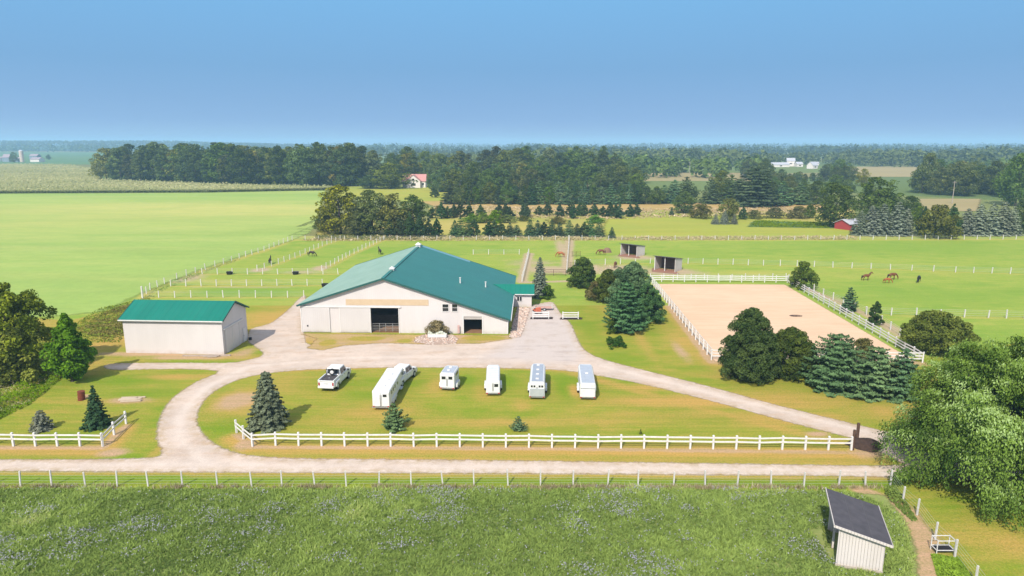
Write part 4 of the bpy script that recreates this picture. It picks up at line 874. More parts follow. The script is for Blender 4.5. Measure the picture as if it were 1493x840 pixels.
a, rz, L = place((868, 390), (880, 98), 2.2); horse_trailer(a, rz, L, 1.78, 2.22, 'long white trailer with blue grey roof, four roof vents and four tiny rear windows', 'alu2', 'four_windows', vents=4, rounded=.26)
a, rz, L = place((1262, 394), (1242, 102), 2.1); horse_trailer(a, rz, L, 1.76, 2.1, 'white windowless horse trailer with grey roof, nearest the drive curve', 'alu', 'ramp', vents=1, side_w=1)

def pickup(pos, rz, label, spare=True, scale=1.0, bedmat='bed', gooseneck=True):
    o = empty('pickup_truck', (*pos, 0), rz, label, 'truck'); Wd = 1.86; w2 = Wd/2
    # y forward; rear at 0, total 6.1
    LB, LC, LT = 2.35, 4.75, 6.0
    lower = MB(); lower.prism([(.02, .55), (.02, 1.18), (LB, 1.22), (LB+.02, 1.22), (LC-.1, 1.2), (LT-.15, 1.13), (LT, .95), (LT+.02, .5), (5.45, .42), (5.3, .78), (5.0, .86), (4.7, .78), (4.55, .42), (1.65, .42), (1.5, .78), (1.2, .86), (.9, .78), (.75, .42)], -w2+.24, w2-.24, 'yz')
    for s in (-1, 1):
        lower.prism([(.02, .55), (.02, 1.2), (LB, 1.24), (LC-.1, 1.22), (LT-.2, 1.1), (LT-.04, .92), (LT-.05, .5), (5.45, .42), (5.3, .78), (5.0, .86), (4.7, .78), (4.55, .42), (1.65, .42), (1.5, .78), (1.2, .86), (.9, .78), (.75, .42)], s*(w2-.24) if s > 0 else -w2, w2 if s > 0 else -(w2-.24), 'yz')
    lower.build('body', M['white'], o, .03)
    for s in (-1, 1):      # bulging rear fenders
        MB().prism([(.35, .6), (.4, .95), (.7, 1.12), (1.7, 1.12), (2.0, .95), (2.05, .6), (1.68, .45), (1.5, .8), (1.2, .88), (.9, .8), (.72, .45)], s*w2, s*(w2+.13), 'yz').build('rear_fender', M['white'], o, .03)
    MB().box((0, LB/2, 1.25), (Wd-.2, LB-.1, .04)).build('bed_floor', M[bedmat], o)
    mb = MB(); mb.box((-w2+.06, LB/2, 1.32), (.12, LB, .2)); mb.box((w2-.06, LB/2, 1.32), (.12, LB, .2)); mb.box((0, .05, 1.29), (Wd-.24, .12, .14)); mb.build('bed_rail', M['white'], o, .03)
    MB().cyl((0, 1.15, 1.28), .09, .16).box((0, 1.15, 1.225), (.5, .5, .02)).build('hitch_ball', M['galv'], o)
    cab = MB(); zc, zt = 1.22, 2.05
    q = [(LB+.03, w2-.04), (LC+.05, w2-.05)]; tq = [(LB+.2, w2-.2), (LC-.65, w2-.2)]
    v = [(-q[0][1], q[0][0], zc), (q[0][1], q[0][0], zc), (q[1][1], q[1][0], zc), (-q[1][1], q[1][0], zc), (-tq[0][1], tq[0][0], zt), (tq[0][1], tq[0][0], zt), (tq[1][1], tq[1][0], zt), (-tq[1][1], tq[1][0], zt)]
    cab.add(v, [(3, 2, 1, 0), (4, 5, 6, 7), (0, 1, 5, 4), (1, 2, 6, 5), (2, 3, 7, 6), (3, 0, 4, 7)]); cb = cab.build('cab', M['white'], o, .06)
    def lerp(a_, b_, t): return tuple(a_[i]+(b_[i]-a_[i])*t for i in range(3))
    def pane(A, B, C_, D_, nx, nm='window'):   # bottom-left, bottom-right, top-right, top-left
        n_ = Vector(nx)*.012; MB().slab([Vector(A)+n_, Vector(B)+n_, Vector(C_)+n_, Vector(D_)+n_], .012).build(nm, M['glass'], cb)
    def face(i, j, k, l, x0, x1, z0_, z1_, n_, nm='window'):
        A, B, C_, D_ = v[i], v[j], v[k], v[l]; f2 = lambda s_, t_: lerp(lerp(A, B, s_), lerp(D_, C_, s_), t_)
        pane(f2(x0, z0_), f2(x1, z0_), f2(x1, z1_), f2(x0, z1_), n_, nm)
    face(0, 1, 5, 4, .12, .88, .25, .85, (0, -1, .2), 'rear_window'); face(2, 3, 7, 6, .08, .92, .12, .9, (0, 1, .6), 'windscreen')
    for (i, j, k, l, n_) in ((1, 2, 6, 5, (1, 0, .2)), (3, 0, 4, 7, (-1, 0, .2))):
        fl_ = i == 3
        for a_, b_ in (((.10, .44), (.50, .84)) if not fl_ else ((.16, .50), (.56, .90))): face(i, j, k, l, a_, b_, .15, .85, n_, 'side_window')
    if spare:
        t = MB().cyl((0, LB-.18, 1.72), .38, .24, 20, 'y').build('spare_wheel', M['tyre'], o, .03); MB().cyl((0, LB-.32, 1.72), .2, .05, 16, 'y').cyl((0, LB-.35, 1.72), .06, .05, 10, 'y').build('rim', M['trim'], t)
        MB().bar((-w2+.2, LB-.08, 1.98), (w2-.2, LB-.08, 1.98), .07).bar((-w2+.2, LB-.08, 1.3), (-w2+.2, LB-.08, 1.98), .06).bar((w2-.2, LB-.08, 1.3), (w2-.2, LB-.08, 1.98), .06).build('rack', M['black'], o)
    MB().box((0, -.12, .62), (Wd*.96, .16, .24)).build('rear_bumper', M['white'], o, .03); MB().box((0, LT+.08, .58), (Wd*.98, .16, .28)).build('front_bumper', M['chrome'], o, .03)
    MB().box((0, -.01, .98), (.5, .02, .04)).build('tailgate_handle', M['galv'], o)
    for s in (-1, 1):
        MB().box((s*(w2-.14), -.01, .95), (.16, .04, .34)).build('tail_light', M['red_lamp'], o); MB().box((s*(w2-.25), LT+.0, .9), (.34, .06, .2)).build('headlight', M['alu'], o)
        MB().box((s*(w2+.17), LC-.35, 1.35), (.16, .08, .24)).build('mirror', M['black'], o)
        for y in (1.2, 5.0): wheel(o, s*(w2-.1), y, .4, .26, s)
        for y_ in (3.55, 2.75): MB().box((s*(w2+.01), y_, 1.1), (.02, .16, .04)).build('door_handle', M['black'], o)
        MB().box((s*(w2+.006), 3.3, .52), (.02, 1.6, .09)).build('side_trim', M['alu2'], o)
    return o
def z5(x, y): return (460+x/7., 520+y/7.)
ra, rb = P(*z5(20, 362)), P(*z5(205, 372)); rc = ((ra[0]+rb[0])/2, (ra[1]+rb[1])/2)
w1, w2_ = P(*z5(238, 338)), P(*z5(372, 210)); hd = math.atan2(w2_[1]-w1[1], w2_[0]-w1[0])-math.pi/2
hd = hd*.9
tk = pickup((rc[0]-.05, rc[1]+.15), hd, 'white crew cab pickup with a spare wheel standing in its dark open bed'); tk.scale = (1.08, 1.0, 1.05)
# gooseneck trailer with its truck ahead
gr = P(556, 598.5); gf = P(586, 546); ghd = math.atan2(gf[1]-gr[1], gf[0]-gr[0])-math.pi/2; GL = 8.3
def goose():
    o = empty('gooseneck_trailer', (*gr, 0), ghd, 'long white gooseneck horse trailer hitched to a pickup, rear towards the fence', 'trailer', 'parked horse trailers'); w = .98; H = 2.28; z0 = .42
    side = [(0, z0), (GL-1.9, z0), (GL-1.7, 1.35), (GL+.1, 1.45), (GL+.35, 1.75), (GL+.05, H-.12), (GL-.4, H), (.0, H)]
    mb = MB(); mb.prism(side, -w, w, 'yz'); mb.build('body', M['white'], o, .12)
    for s in (-1, 1):
        dr = MB().box((s*w*.48, -.03, 1.3), (w*.9, .06, 1.6)).build('rear_door', M['white'], o, .015)
        if s > 0: MB().box((s*w*.45, -.075, 1.75), (.42, .03, .28)).build('window', M['glass'], dr)
        MB().box((s*.07, -.08, 1.2), (.04, .04, 1.3)).build('latch_bar', M['galv'], dr)
        MB().box((s*.8, -.08, .5), (.18, .04, .1)).build('tail_light', M['red_lamp'], o)
        for k in range(3): MB().box((s*(w+.01), 1.1+k*.95, 1.75), (.03, .42, .36)).build('side_window', M['glass'], o)
        sd = MB().box((s*(w+.015), 4.3, 1.25), (.03, .75, 1.5)).build('side_door', M['white'], o, .01); MB().box((s*(w+.04), 4.3, 1.7), (.02, .4, .35)).build('window', M['glass'], sd)
        MB().box((s*(w+.02), GL-.9, 1.85), (.04, .6, .32)).build('side_window', M['glass'], o)
        MB().prism([(1.35, .4), (1.4, .78), (1.6, .88), (3.3, .88), (3.5, .78), (3.55, .4)], s*(w+.005), s*(w+.12), 'yz').build('fender', M['white'], o)
        for y in (1.98, 2.88): wheel(o, s*(w-.02), y, .35, .2, s)
        MB().box((s*(w+.1), GL-2.2, .42), (.3, 1.0, .06)).build('step', M['alu'], o)
    MB().cyl((0, GL-.5, 1.3), .08, .35).build('hitch', M['galv'], o)
    mb = MB()
    for k in range(1, 8): mb.box((0, k*.95, H+.004), (1.7, .03, .012))
    mb.build('roof_seam', M['alu2'], o)
    for k in range(3): MB().box((0, 1.6+k*2.0, H+.03), (.36, .36, .08)).build('roof_vent', M['trim'], o, .02)
    MB().box((0, -.03, .38), (2.0, .12, .12)).build('bumper', M['galv'], o)
    return o
goose(); dv = Vector((math.cos(ghd+math.pi/2), math.sin(ghd+math.pi/2)))
th = ghd-R(13); hp = Vector((gr[0]+dv.x*(GL-.5), gr[1]+dv.y*(GL-.5))); p2 = hp-Vector((math.cos(th+math.pi/2), math.sin(th+math.pi/2)))*1.15; t2 = pickup((p2.x, p2.y), th, 'white pickup hitched under the nose of the long gooseneck trailer', spare=False); t2.scale = (1.0, 1.0, .95)

# ------------------------------------------------------------------ horses
def horse_mesh(name, pose, s=1.0):
    V = [(0, 0, 1.18), (0, -.55, 1.22), (0, .45, 1.2), (0, .78, 1.28)]   # pelvis..; y forward: hip at -.55, chest .45
    E_ = [(0, 1), (0, 2), (2, 3)]; Rr = [.30, .30, .29, .22]
    def ch(start, pts, rad):
        p = start
        for q, r in zip(pts, rad): V.append(q); Rr.append(r); E_.append((p, len(V)-1)); p = len(V)-1
        return p
    if pose == 'graze': ch(3, [(0, 1.10, 1.0), (0, 1.35, .62), (0, 1.42, .42), (0, 1.44, .2), (0, 1.43, .08)], [.16, .12, .13, .085, .06])
    else: ch(3, [(0, 1.05, 1.6), (0, 1.22, 1.86), (0, 1.36, 1.84), (0, 1.58, 1.64), (0, 1.68, 1.56)], [.17, .12, .12, .085, .06])
    st = .14 if pose != 'graze' else .2
    for sx, dy in ((-1, -st), (1, st)):
        ch(1, [(sx*.16, -.60+dy*.3, .95), (sx*.17, -.55+dy, .72), (sx*.16, -.78+dy, .50), (sx*.16, -.72+dy, .22), (sx*.16, -.66+dy, .03)], [.20, .12, .07, .05, .065])
        ch(2, [(sx*.16, .50-dy*.3, .88), (sx*.16, .52-dy, .50), (sx*.16, .52-dy, .22), (sx*.16, .56-dy, .03)], [.14, .075, .05, .065])
    me = bpy.data.meshes.new(name+'_skeleton'); me.from_pydata([Vector(q)*s for q in V], E_, []); o = bpy.data.objects.new('tmp', me); col.objects.link(o)
    md = o.modifiers.new('s', 'SKIN'); md.use_smooth_shade = True
    for i, r in enumerate(Rr): me.skin_vertices[0].data[i].radius = (r*s*.82, r*s); me.skin_vertices[0].data[i].use_root = (i == 0)
    o.modifiers.new('d', 'SUBSURF').levels = 1; o.modifiers['d'].render_levels = 1
    dg = bpy.context.evaluated_depsgraph_get(); out = bpy.data.meshes.new_from_object(o.evaluated_get(dg)); bpy.data.objects.remove(o); out.name = name; return out
HM = {'graze': horse_mesh('horse_grazing', 'graze'), 'stand': horse_mesh('horse_standing', 'stand')}
coats = {k: surf('coat_'+k, c, tuple(x*.7 for x in c), 2, rough=.45) for k, c in {'bay': (.16, .055, .025), 'dark': (.035, .022, .018), 'black': (.012, .012, .014), 'chestnut': (.34, .10, .03)}.items()}
def horse(u, v, rz, pose, coat, label, s=1.0):
    x, y = P(u, v); me = HM[pose].copy(); me.materials.clear(); me.materials.append(coats[coat]); o = put('horse', me, None, (x, y, 0), (0, 0, R(rz))); o.scale = (s, s, s); tag(o, label, 'horse', 'horses at pasture')
    hair = coats['black'] if coat != 'chestnut' else coats['chestnut']
    MB().tube([(0, -.82, 1.25), (0, -.98, 1.1), (0, -1.0, .7), (0, -.97, .45)], [.04, .08, .09, .03], 8).build('tail', hair, o)
    if pose == 'graze': MB().prism([(.55, 1.52), (1.05, 1.25), (1.42, .72), (1.30, .70), (.98, 1.05), (.6, 1.36)], -.02, .02, 'yz').build('mane', hair, o); e = [(.06, 1.50, .55), (-.06, 1.50, .55)]
    else: MB().prism([(.6, 1.5), (.95, 1.85), (1.2, 2.0), (1.1, 1.8), (.85, 1.55)], -.02, .02, 'yz').build('mane', hair, o); e = [(.07, 1.2, 1.97), (-.07, 1.2, 1.97)]
    for q in e: MB().add([(q[0]-.03, q[1], q[2]), (q[0]+.03, q[1], q[2]), (q[0], q[1]+.05, q[2]), (q[0], q[1]+.01, q[2]+.15)], [(0, 1, 2), (0, 1, 3), (1, 2, 3), (2, 0, 3)]).build('ear', coats[coat], o)
    return o
horse(394, 385, 10, 'stand', 'dark', 'dark brown horse standing in the paddock nearest the crop field')
horse(454, 374, -100, 'graze', 'dark', 'dark horse grazing between the two slanting wire fences')
horse(554, 371, 25, 'stand', 'dark', 'small dark horse seen just above the pale barn roof slope')
horse(877, 371.5, 90, 'graze', 'bay', 'bay horse grazing broadside in the far pasture beside a brown mound')
horse(818, 375, 75, 'graze', 'chestnut', 'bright chestnut horse grazing by the white post fence at the track')
horse(897, 390, 160, 'graze', 'bay', 'brown horse partly behind the juniper tops in the bare paddock')
horse(1262, 409, -85, 'stand', 'bay', 'bay horse standing alone at one end of the pasture group', .95)
horse(1300, 408, -80, 'graze', 'bay', 'larger bay horse grazing behind the foal', 1.05)
horse(1293, 413, -95, 'graze', 'chestnut', 'small chestnut foal grazing in front of the bay horse', .78)
horse(1339, 411.5, 140, 'graze', 'black', 'black horse grazing at the far side of the group')

# ------------------------------------------------------------------ smaller things
def tub(u, v, lab):
    x, y = P(u, v); mb = MB(); n = 18
    for r0, z0, r1, z1 in ((.62, 0, .75, .62), (.75, .62, .68, .62), (.68, .62, .58, .1)): mb.tube([(0, 0, z0), (0, 0, z1+.0001)], [r0, r1], n, 0, False)
    mb.cyl((0, 0, .1), .58, .02, n); o = mb.build('water_tub', M['black'], loc=(x, y, 0)); tag(o, lab, 'tub', 'black water tubs'); return o
tub(335, 400, 'black water tub in the fence row nearest the crop field side'); tub(431, 400, 'black water tub beside the bare soil gateway'); tub(474, 418, 'black water tub close to the pale barn roof edge')
def white_rail(u0, u1, v, lab, n=3):
    a, b_ = P(u0, v), P(u1, v); o = empty('white_hitching_rail', (*a, 0), math.atan2(b_[1]-a[1], b_[0]-a[0]), lab, 'fence'); L = math.dist(a, b_)
    for x in (0, L): MB().box((x, 0, .62), (.17, .17, 1.24)).build('post', M['fence'], o)
    for z in (1.1, .72, .34): MB().box((L/2, -.11, z), (L+.1, .04, .17)).build('rail', M['fence'], o)
    sheet('mulch_strip', [(a[0]-.5, a[1]-.5), (b_[0]+.6, b_[1]-.5), (b_[0]+.8, b_[1]+.9), (a[0]-.3, a[1]+.9)], .012, surf_f['mulch'], .2, pad=.3)
_sm = surf('mulch_sheet', (.05, .032, .03), (.03, .02, .02), 3, rough=1); feather(_sm, _sm.node_tree, _sm.node_tree.nodes['Principled BSDF'], .2, 2); surf_f['mulch'] = _sm
white_rail(777, 800, 464.5, 'white three-rail fence panel in front of the red cart by the barn annex'); white_rail(820.5, 843, 465, 'white three-rail fence panel standing alone on the lawn edge')
# red utility cart behind the rail panel
cx, cy = P(783, 457); ct = empty('utility_cart', (cx, cy, 0), R(20), 'small orange red utility cart parked behind the white panel', 'cart')
MB().box((0, 0, .55), (1.0, 1.5, .3)).prism([(-.75, .7), (-.2, .7), (-.3, 1.15), (-.7, 1.15)], -.45, .45, 'yz').build('body', M['redpaint'], ct, .05); MB().box((0, .25, .8), (.8, .4, .12)).build('seat', M['black'], ct, .03)
MB().bar((0, .6, .7), (0, .45, 1.2), .04).box((0, .43, 1.2), (.4, .04, .04)).build('steering_bar', M['black'], ct)
for s in (-1, 1):
    for y in (-.5, .5): wheel(ct, s*.5, y, .25, .18, s)
cx, cy = P(794, 452); ct = empty('flat_trailer', (cx, cy, 0), R(85), 'low pale pink flat trailer beside the red cart', 'trailer')
MB().box((0, 0, .5), (1.2, 2.6, .12)).build('deck', surf('faded_pink_boards', (.5, .3, .25), rough=.8), ct); MB().box((0, -1.3, .75), (1.2, .06, .4)).build('headboard', M['fence'], ct)
for s in (-1, 1): wheel(ct, s*.68, 0, .26, .15, s)
# rusty barrel, timber pile, stock tank gate
x, y = P(119, 583); mb = MB()
for z in (.02, .45, .9, 1.3): mb.cyl((0, 0, z*.8), .40, .05, 20)
mb.tube([(0, 0, 0), (0, 0, 1.06)], [.37, .37], 20, 0, False); mb.cyl((0, 0, .1), .36, .04, 20); tag(mb.build('burn_barrel', M['rust'], loc=(x, y, 0)), 'rusty red burn barrel on the lawn beyond the young spruce', 'barrel').rotation_euler = (.03, .08, 0)
x, y = P(190, 584); tp = empty('timber_pile', (x, y, 0), .1, 'low pile of pale cut timbers on a bare patch of lawn', 'timber pile')
for k in range(9): MB().bar((-1.0+random.uniform(-.4, .3), -.5+k*.13, .1+.14*(k % 2)), (.9+random.uniform(-.3, .5), -.5+k*.13+random.uniform(-.25, .25), .1+.14*(k % 2)), .13).build('timber', surf('pale_timber', (.52, .42, .32), rough=.9) if k == 0 else bpy.data.materials['pale_timber'], tp)
x, y = P(300, 519.5); tag(MB().bar((-3.2, 0, .1), (3.4, .15, .1), .2).build('landscape_timber', M['timber'], loc=(x, y, 0)), 'grey timber laid along the front foot of the small shed', 'timber')
x, y = P(311, 519); tag(MB().bar((-1.2, -.5, .1), (1.0, -.3, .14), .16).bar((-.5, -.8, .1), (.8, -.6, .12), .14).build('timber_offcuts', M['timber'], loc=(x, y, 0)), 'short timber offcuts by the near corner of the small shed', 'timber')
# brown gate posts and mulch mound
def bpost(u, v, vt, lab, w=.26, lean=(0, 0)):
    x, y = P(u, v); h = Z(u, vt, y); mb = MB().tube([(0, 0, -.2), (0, 0, h)], [w*.55, w*.5], 8); o = mb.build('brown_post', M['brown_post'], loc=(x, y, 0)); o.rotation_euler = (*lean, 0); tag(o, lab, 'post')
bpost(1243, 656, 627, 'thick brown timber post at the end of the long white board fence'); bpost(1249, 645, 617, 'taller dark post just behind the brown post by the mulch mound', .3)
x, y = P(1257, 650); n = 26
V = []; rings = 7
for i in range(rings):
    t = i/(rings-1)
    for k in range(n):
        a = 2*math.pi*k/n; rr = (1-t)**.7*(1+.12*math.sin(a*3)+.06*math.sin(a*7)); V.append((math.cos(a)*1.7*rr, math.sin(a)*1.35*rr, -.05+.75*math.sin(t*1.57)+random.uniform(-.03, .03)))
fcs = [(i*n+k, i*n+(k+1) % n, (i+1)*n+(k+1) % n, (i+1)*n+k) for i in range(rings-1) for k in range(n)]
tag(MB().add(V, fcs, 0, True).build('mulch_mound', M['mulch'], loc=(x+.3, y, 0)), 'dark brown mulch mound beside the brown posts at the fence end', 'mound')
# drag harrow in the arena
x, y = P(1157, 461); mb = MB()
for k in range(5): mb.tube([(math.cos(a)*(.5+.12*k)+random.uniform(-.1, .1)+.12*k, math.sin(a)*(.35+.05*k)+random.uniform(-.1, .1), .07) for a in np.linspace(0, 5.6, 12)], .035, 5)
mb.bar((-.7, 0, .1), (.9, .3, .1), .08); tag(mb.build('drag_harrow', surf('dark_chain', (.09, .06, .05), rough=.8), loc=(x, y, 0)), 'tangled dark chain harrow left lying on the arena sand', 'harrow')
# metal frame by the foreground dirt path
a, b_ = P(1365, 809), P(1391, 809); o = empty('hay_rack', (*a, 0), math.atan2(b_[1]-a[1], b_[0]-a[0]), 'small white metal rack with a dark tray beside the foreground wire fence', 'rack'); L = math.dist(a, b_)
mb = MB()
for xx in (0, L):
    for yy in (0, .7): mb.bar((xx, yy, 0), (xx, yy, 1.15), .05)
for z in (.35, 1.1):
    for yy in (0, .7): mb.bar((0, yy, z), (L, yy, z), .045)
    for xx in (0, L): mb.bar((xx, 0, z), (xx, .7, z), .045)
mb.build('frame', M['trim'], o); MB().box((L/2, .35, .28), (L-.06, .64, .1)).build('tray', M['black'], o)
# brown metal gates / feeders by the track
for (u0, u1, v, lab) in ((834, 846, 374, 'dark tube gate on the pasture side of the white post track'), (831, 843, 391, 'low dark pipe feeder in the bare paddock beside the juniper'), (789, 825, 402, 'dark wire panel fence between the blue spruce and the track')):
    a, b_ = P(u0, v), P(u1, v); o = empty('tube_gate', (*a, 0), math.atan2(b_[1]-a[1], b_[0]-a[0]), lab, 'gate'); L = math.dist(a, b_); k_ = 1.4
    mb = MB(); [mb.bar((0, 0, z), (L, 0, z), .06) for z in (.3, .65, 1.0, k_)]; [mb.bar((xx, 0, 0), (xx, 0, k_), .08) for xx in np.linspace(0, L, max(3, int(L/1.6)))]; mb.build('frame', M['brown_post'], o)
# mound behind the bay horse
x, y = P(885, 368); V = [(math.cos(a)*1.3*(1-t)**.6, math.sin(a)*1.0*(1-t)**.6, 1.3*math.sin(t*1.57)) for t in np.linspace(0, 1, 6) for a in np.linspace(0, 2*math.pi, 16, False)]
fc = [(i*16+k, i*16+(k+1) % 16, (i+1)*16+(k+1) % 16, (i+1)*16+k) for i in range(5) for k in range(16)]
tag(MB().add(V, fc, 0, True).build('hay_bale_heap', surf('old_hay', (.20, .13, .08), rough=1), loc=(x, y, 0)), 'brown heap of old hay behind the grazing bay horse', 'heap')
# pipe/extinguisher stand at the barn door
lx, _ = loc_b(669, 485); sg = MB().box((0, 0, .8), (.32, .1, 1.3)).box((0, -.06, 1.15), (.2, .03, .22)).build('salt_box', surf('faded_pink_paint', (.5, .33, .3), rough=.7), loc=(BA[0]+math.cos(brz)*lx, BA[1]+math.sin(brz)*lx-.35, 0)); tag(sg, 'narrow faded pink box standing beside the roller door of the barn', 'box')
# planter with white flowers by the barn
x, y = P(638, 491.5); pl = empty('flower_trough', (x, y-.2, 0), brz, 'long white trough of white flowers below the rusty shrub', 'planter')
mb = MB().box((0, 0, .3), (2.9, .8, .5)); mb.build('trough', M['trim'], pl, .08)
C = np.stack([rng.uniform(-1.4, 1.4, 900), rng.uniform(-.38, .38, 900), .5+rng.uniform(0, .3, 900)], 1); C[:, 2] += .18*np.sin(C[:, 0]*3.4)
wfm = foliage('white_flowers', (.3, .34, .2), (.75, .74, .70), .2, tip=(.8, .8, .8)); put('flowers', leaf_mesh('flowers', [cards(C, sph(900), .07, .8, rng.uniform(.3, 1, 900))], wfm), pl)

# stone beds
def stones(name, poly, n, size, lab):
    xs = [p[0] for p in poly]; ys = [p[1] for p in poly]; X = rng.uniform(min(xs), max(xs), n*3); Y = rng.uniform(min(ys), max(ys), n*3); k = sdf(X, Y, poly) > 0; X, Y = X[k][:n], Y[k][:n]; n = len(X)
    base = np.array([(-1, 0, 0), (1, 0, 0), (0, -1, 0), (0, 1, 0), (0, 0, 1), (0, 0, -.4)], float); fs = np.array([(0, 2, 4), (2, 1, 4), (1, 3, 4), (3, 0, 4)])
    s = size*rng.uniform(.5, 1.4, n); V = base[None]*s[:, None, None]*np.array([1, .8, .6])+rng.normal(0, .15, (n, 6, 3))*s[:, None, None]
    a = rng.uniform(0, 6.28, n); ca, sa = np.cos(a)[:, None], np.sin(a)[:, None]; x = V[..., 0]*ca-V[..., 1]*sa+X[:, None]; y = V[..., 0]*sa+V[..., 1]*ca+Y[:, None]
    V = np.stack([x, y, np.maximum(V[..., 2], -.1)+.02], -1).reshape(-1, 3); Fc = (fs[None]+6*np.arange(n)[:, None, None]).reshape(-1, 3)
    me = bpy.data.meshes.new(name); me.from_pydata(V.tolist(), [], Fc.tolist()); me.materials.append(stone_m)
    at = me.attributes.new('tint', 'FLOAT', 'FACE'); at.data.foreach_set('value', np.repeat(rng.uniform(0, 1, n), 4).astype(np.float32)); o = link(bpy.data.objects.new(name, me)); tag(o, lab, kind='stuff')
m, nt, b = new_mat('mixed_field_stone'); stone_m = m; nt.links.new(ramp(nt, attr(nt, 'tint'), [(0, (.22, .17, .15)), (.4, (.45, .34, .28)), (.75, (.58, .50, .43)), (1, (.50, .27, .18))]), b.inputs['Base Color']); b.inputs['Roughness'].default_value = .9
bed1 = PP([(743, 492), (748, 470), (755, 448), (773, 449), (768, 465), (764, 478), (758, 492)]); bed2 = PP([(604, 499), (606, 492), (618, 488), (660, 488), (668, 494), (664, 501), (630, 503)])
_sm = surf('stone_bed_soil', (.40, .29, .23), (.32, .23, .18), 2, rough=1); feather(_sm, _sm.node_tree, _sm.node_tree.nodes['Principled BSDF'], .3, 2)
sheet('stone_bed', bed1, .018, _sm, .3); sheet('stone_bed', bed2, .018, _sm, .3)
stones('bed_stones', bed1, 1800, .16, 'pinkish field stones along the barn side'); stones('bed_stones', bed2, 500, .14, 'field stones round the shrub before the barn')
stones('dirt_clods', PP([(830, 388), (880, 386), (935, 390), (930, 398), (850, 400)]), 250, .14, 'trampled clods in the bare paddock')

# ------------------------------------------------------------------ near trees
def at_tree(u, v, vt, wpx, fwd=0.0):
    x, y = P(u, v); r = W(u, v, wpx)/2; y += fwd*r; x *= y/(y-fwd*r)
    return (x, y), Z(u, vt, y), r
def T_broad(name, u, v, vt, wpx, mat, label, fwd=.6, kind='oak', cat='tree', trunk=True, crown_name='crown', **kw):
    p, h, r = at_tree(u, v, vt, wpx, fwd); me, C, cr = broad(name+'_crown', FM[mat], h, r, kind, **kw)
    tr = trunk_mesh(name+'_trunk', h*.8, max(.05, h*.022), C[rng.choice(len(C), min(12, len(C)), False)]) if trunk else None
    return plant(name, p, me, tr, label, cat, crown_name=crown_name)
def T_con(name, u, v, vt, wpx, mat, label, fwd=.75, **kw):
    p, h, r = at_tree(u, v, vt, wpx, fwd); return plant(name, p, conifer(name+'_crown', FM[mat], h, r, **kw), trunk_mesh(name+'_trunk', h*.95, max(.04, h*.018)), label, 'tree')
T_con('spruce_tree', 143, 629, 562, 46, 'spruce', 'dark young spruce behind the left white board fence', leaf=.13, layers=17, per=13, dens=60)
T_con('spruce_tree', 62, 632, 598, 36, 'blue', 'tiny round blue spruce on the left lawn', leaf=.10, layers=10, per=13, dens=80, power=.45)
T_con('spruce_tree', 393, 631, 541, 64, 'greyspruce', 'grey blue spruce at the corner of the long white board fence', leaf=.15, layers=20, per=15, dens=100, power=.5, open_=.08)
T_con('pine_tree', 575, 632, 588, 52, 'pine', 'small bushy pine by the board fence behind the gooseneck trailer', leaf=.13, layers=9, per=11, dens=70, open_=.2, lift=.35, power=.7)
T_con('pine_tree', 756, 632, 607, 30, 'pine', 'little pine seedling alone behind the middle of the board fence', leaf=.10, layers=7, per=9, dens=45, open_=.2, lift=.4, power=.7)
T_con('pine_tree', 934, 634, 626, 8, 'juniper', 'tiny seedling pine just behind the fence rail', leaf=.07, layers=4, per=6, dens=14)
T_con('spruce_tree', 787, 436, 375, 30, 'blue', 'narrow blue spruce standing beside the barn annex', leaf=.17, layers=22, per=13, dens=80, power=.62)
T_broad('juniper_bush', 799, 437, 415, 22, 'juniper', 'low dark juniper at the foot of the narrow blue spruce', kind='dome', cat='bush', leaf=.14, n=2500, base=0, nc=30)
jk = dict(kind='jun', base=0.0, cr=.19, lump=.05, aspect=.35)
T_broad('juniper_tree', 849, 422, 374, 50, 'juniper', 'bushy juniper at the paddock corner beside the white post track', n=20000, nc=200, leaf=.2, **jk)
T_broad('juniper_tree', 886, 444, 392, 52, 'juniper', 'dark juniper squeezed between the corner juniper and tall pines', n=20000, nc=200, leaf=.2, **jk)
T_broad('juniper_tree', 868, 440, 410, 32, 'bronze', 'low bronze green juniper in the gap beside taller ones', n=5000, nc=50, leaf=.2, kind='dome', base=0, aspect=.35)
T_broad('pine_tree', 920, 460, 380, 76, 'pinedark', 'tallest rounded pine of the clump beside the arena corner', n=30000, nc=240, leaf=.22, kind='jun', base=0.0, cr=.18, lump=.09, aspect=.3)
T_broad('pine_tree', 943, 474, 412, 56, 'pinedark', 'dark pine nearest the arena fence', n=18000, nc=160, leaf=.2, kind='jun', base=0.0, cr=.18, lump=.09, aspect=.3)
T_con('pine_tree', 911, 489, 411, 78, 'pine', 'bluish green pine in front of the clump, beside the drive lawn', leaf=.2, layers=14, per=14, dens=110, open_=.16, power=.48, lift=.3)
T_broad('shrub', 893, 488, 468, 30, 'juniper', 'loose low shrub at the foot of the bluish pine', kind='dome', cat='bush', leaf=.14, n=1300, nc=18, base=0, lump=.3, trunk=False)
T_broad('shrub', 902, 507, 490, 36, 'juniper', 'sprawling shrub lying nearest the drive below the pines', kind='dome', cat='bush', leaf=.14, n=1300, nc=20, base=0, lump=.3, trunk=False)
T_broad('rusty_shrub', 637, 491, 467, 40, 'rusty', 'rusty flowering shrub against the barn front', kind='dome', cat='bush', leaf=.10, n=5000, nc=45, base=0, trunk=True)
T_broad('juniper_tree', 1090, 563, 447, 96, 'juniper', 'largest dark juniper hiding the near corner of the arena', n=60000, nc=420, leaf=.16, **jk)
T_broad('juniper_tree', 1150, 556, 476, 86, 'juniper', 'second dark juniper leaning on the largest one', n=36000, nc=280, leaf=.16, **jk)
T_con('pine_tree', 1215, 578, 487, 116, 'pine', 'wide spreading pine in front of the arena sand', leaf=.19, layers=15, per=16, dens=130, open_=.2, power=.4, lift=.25)
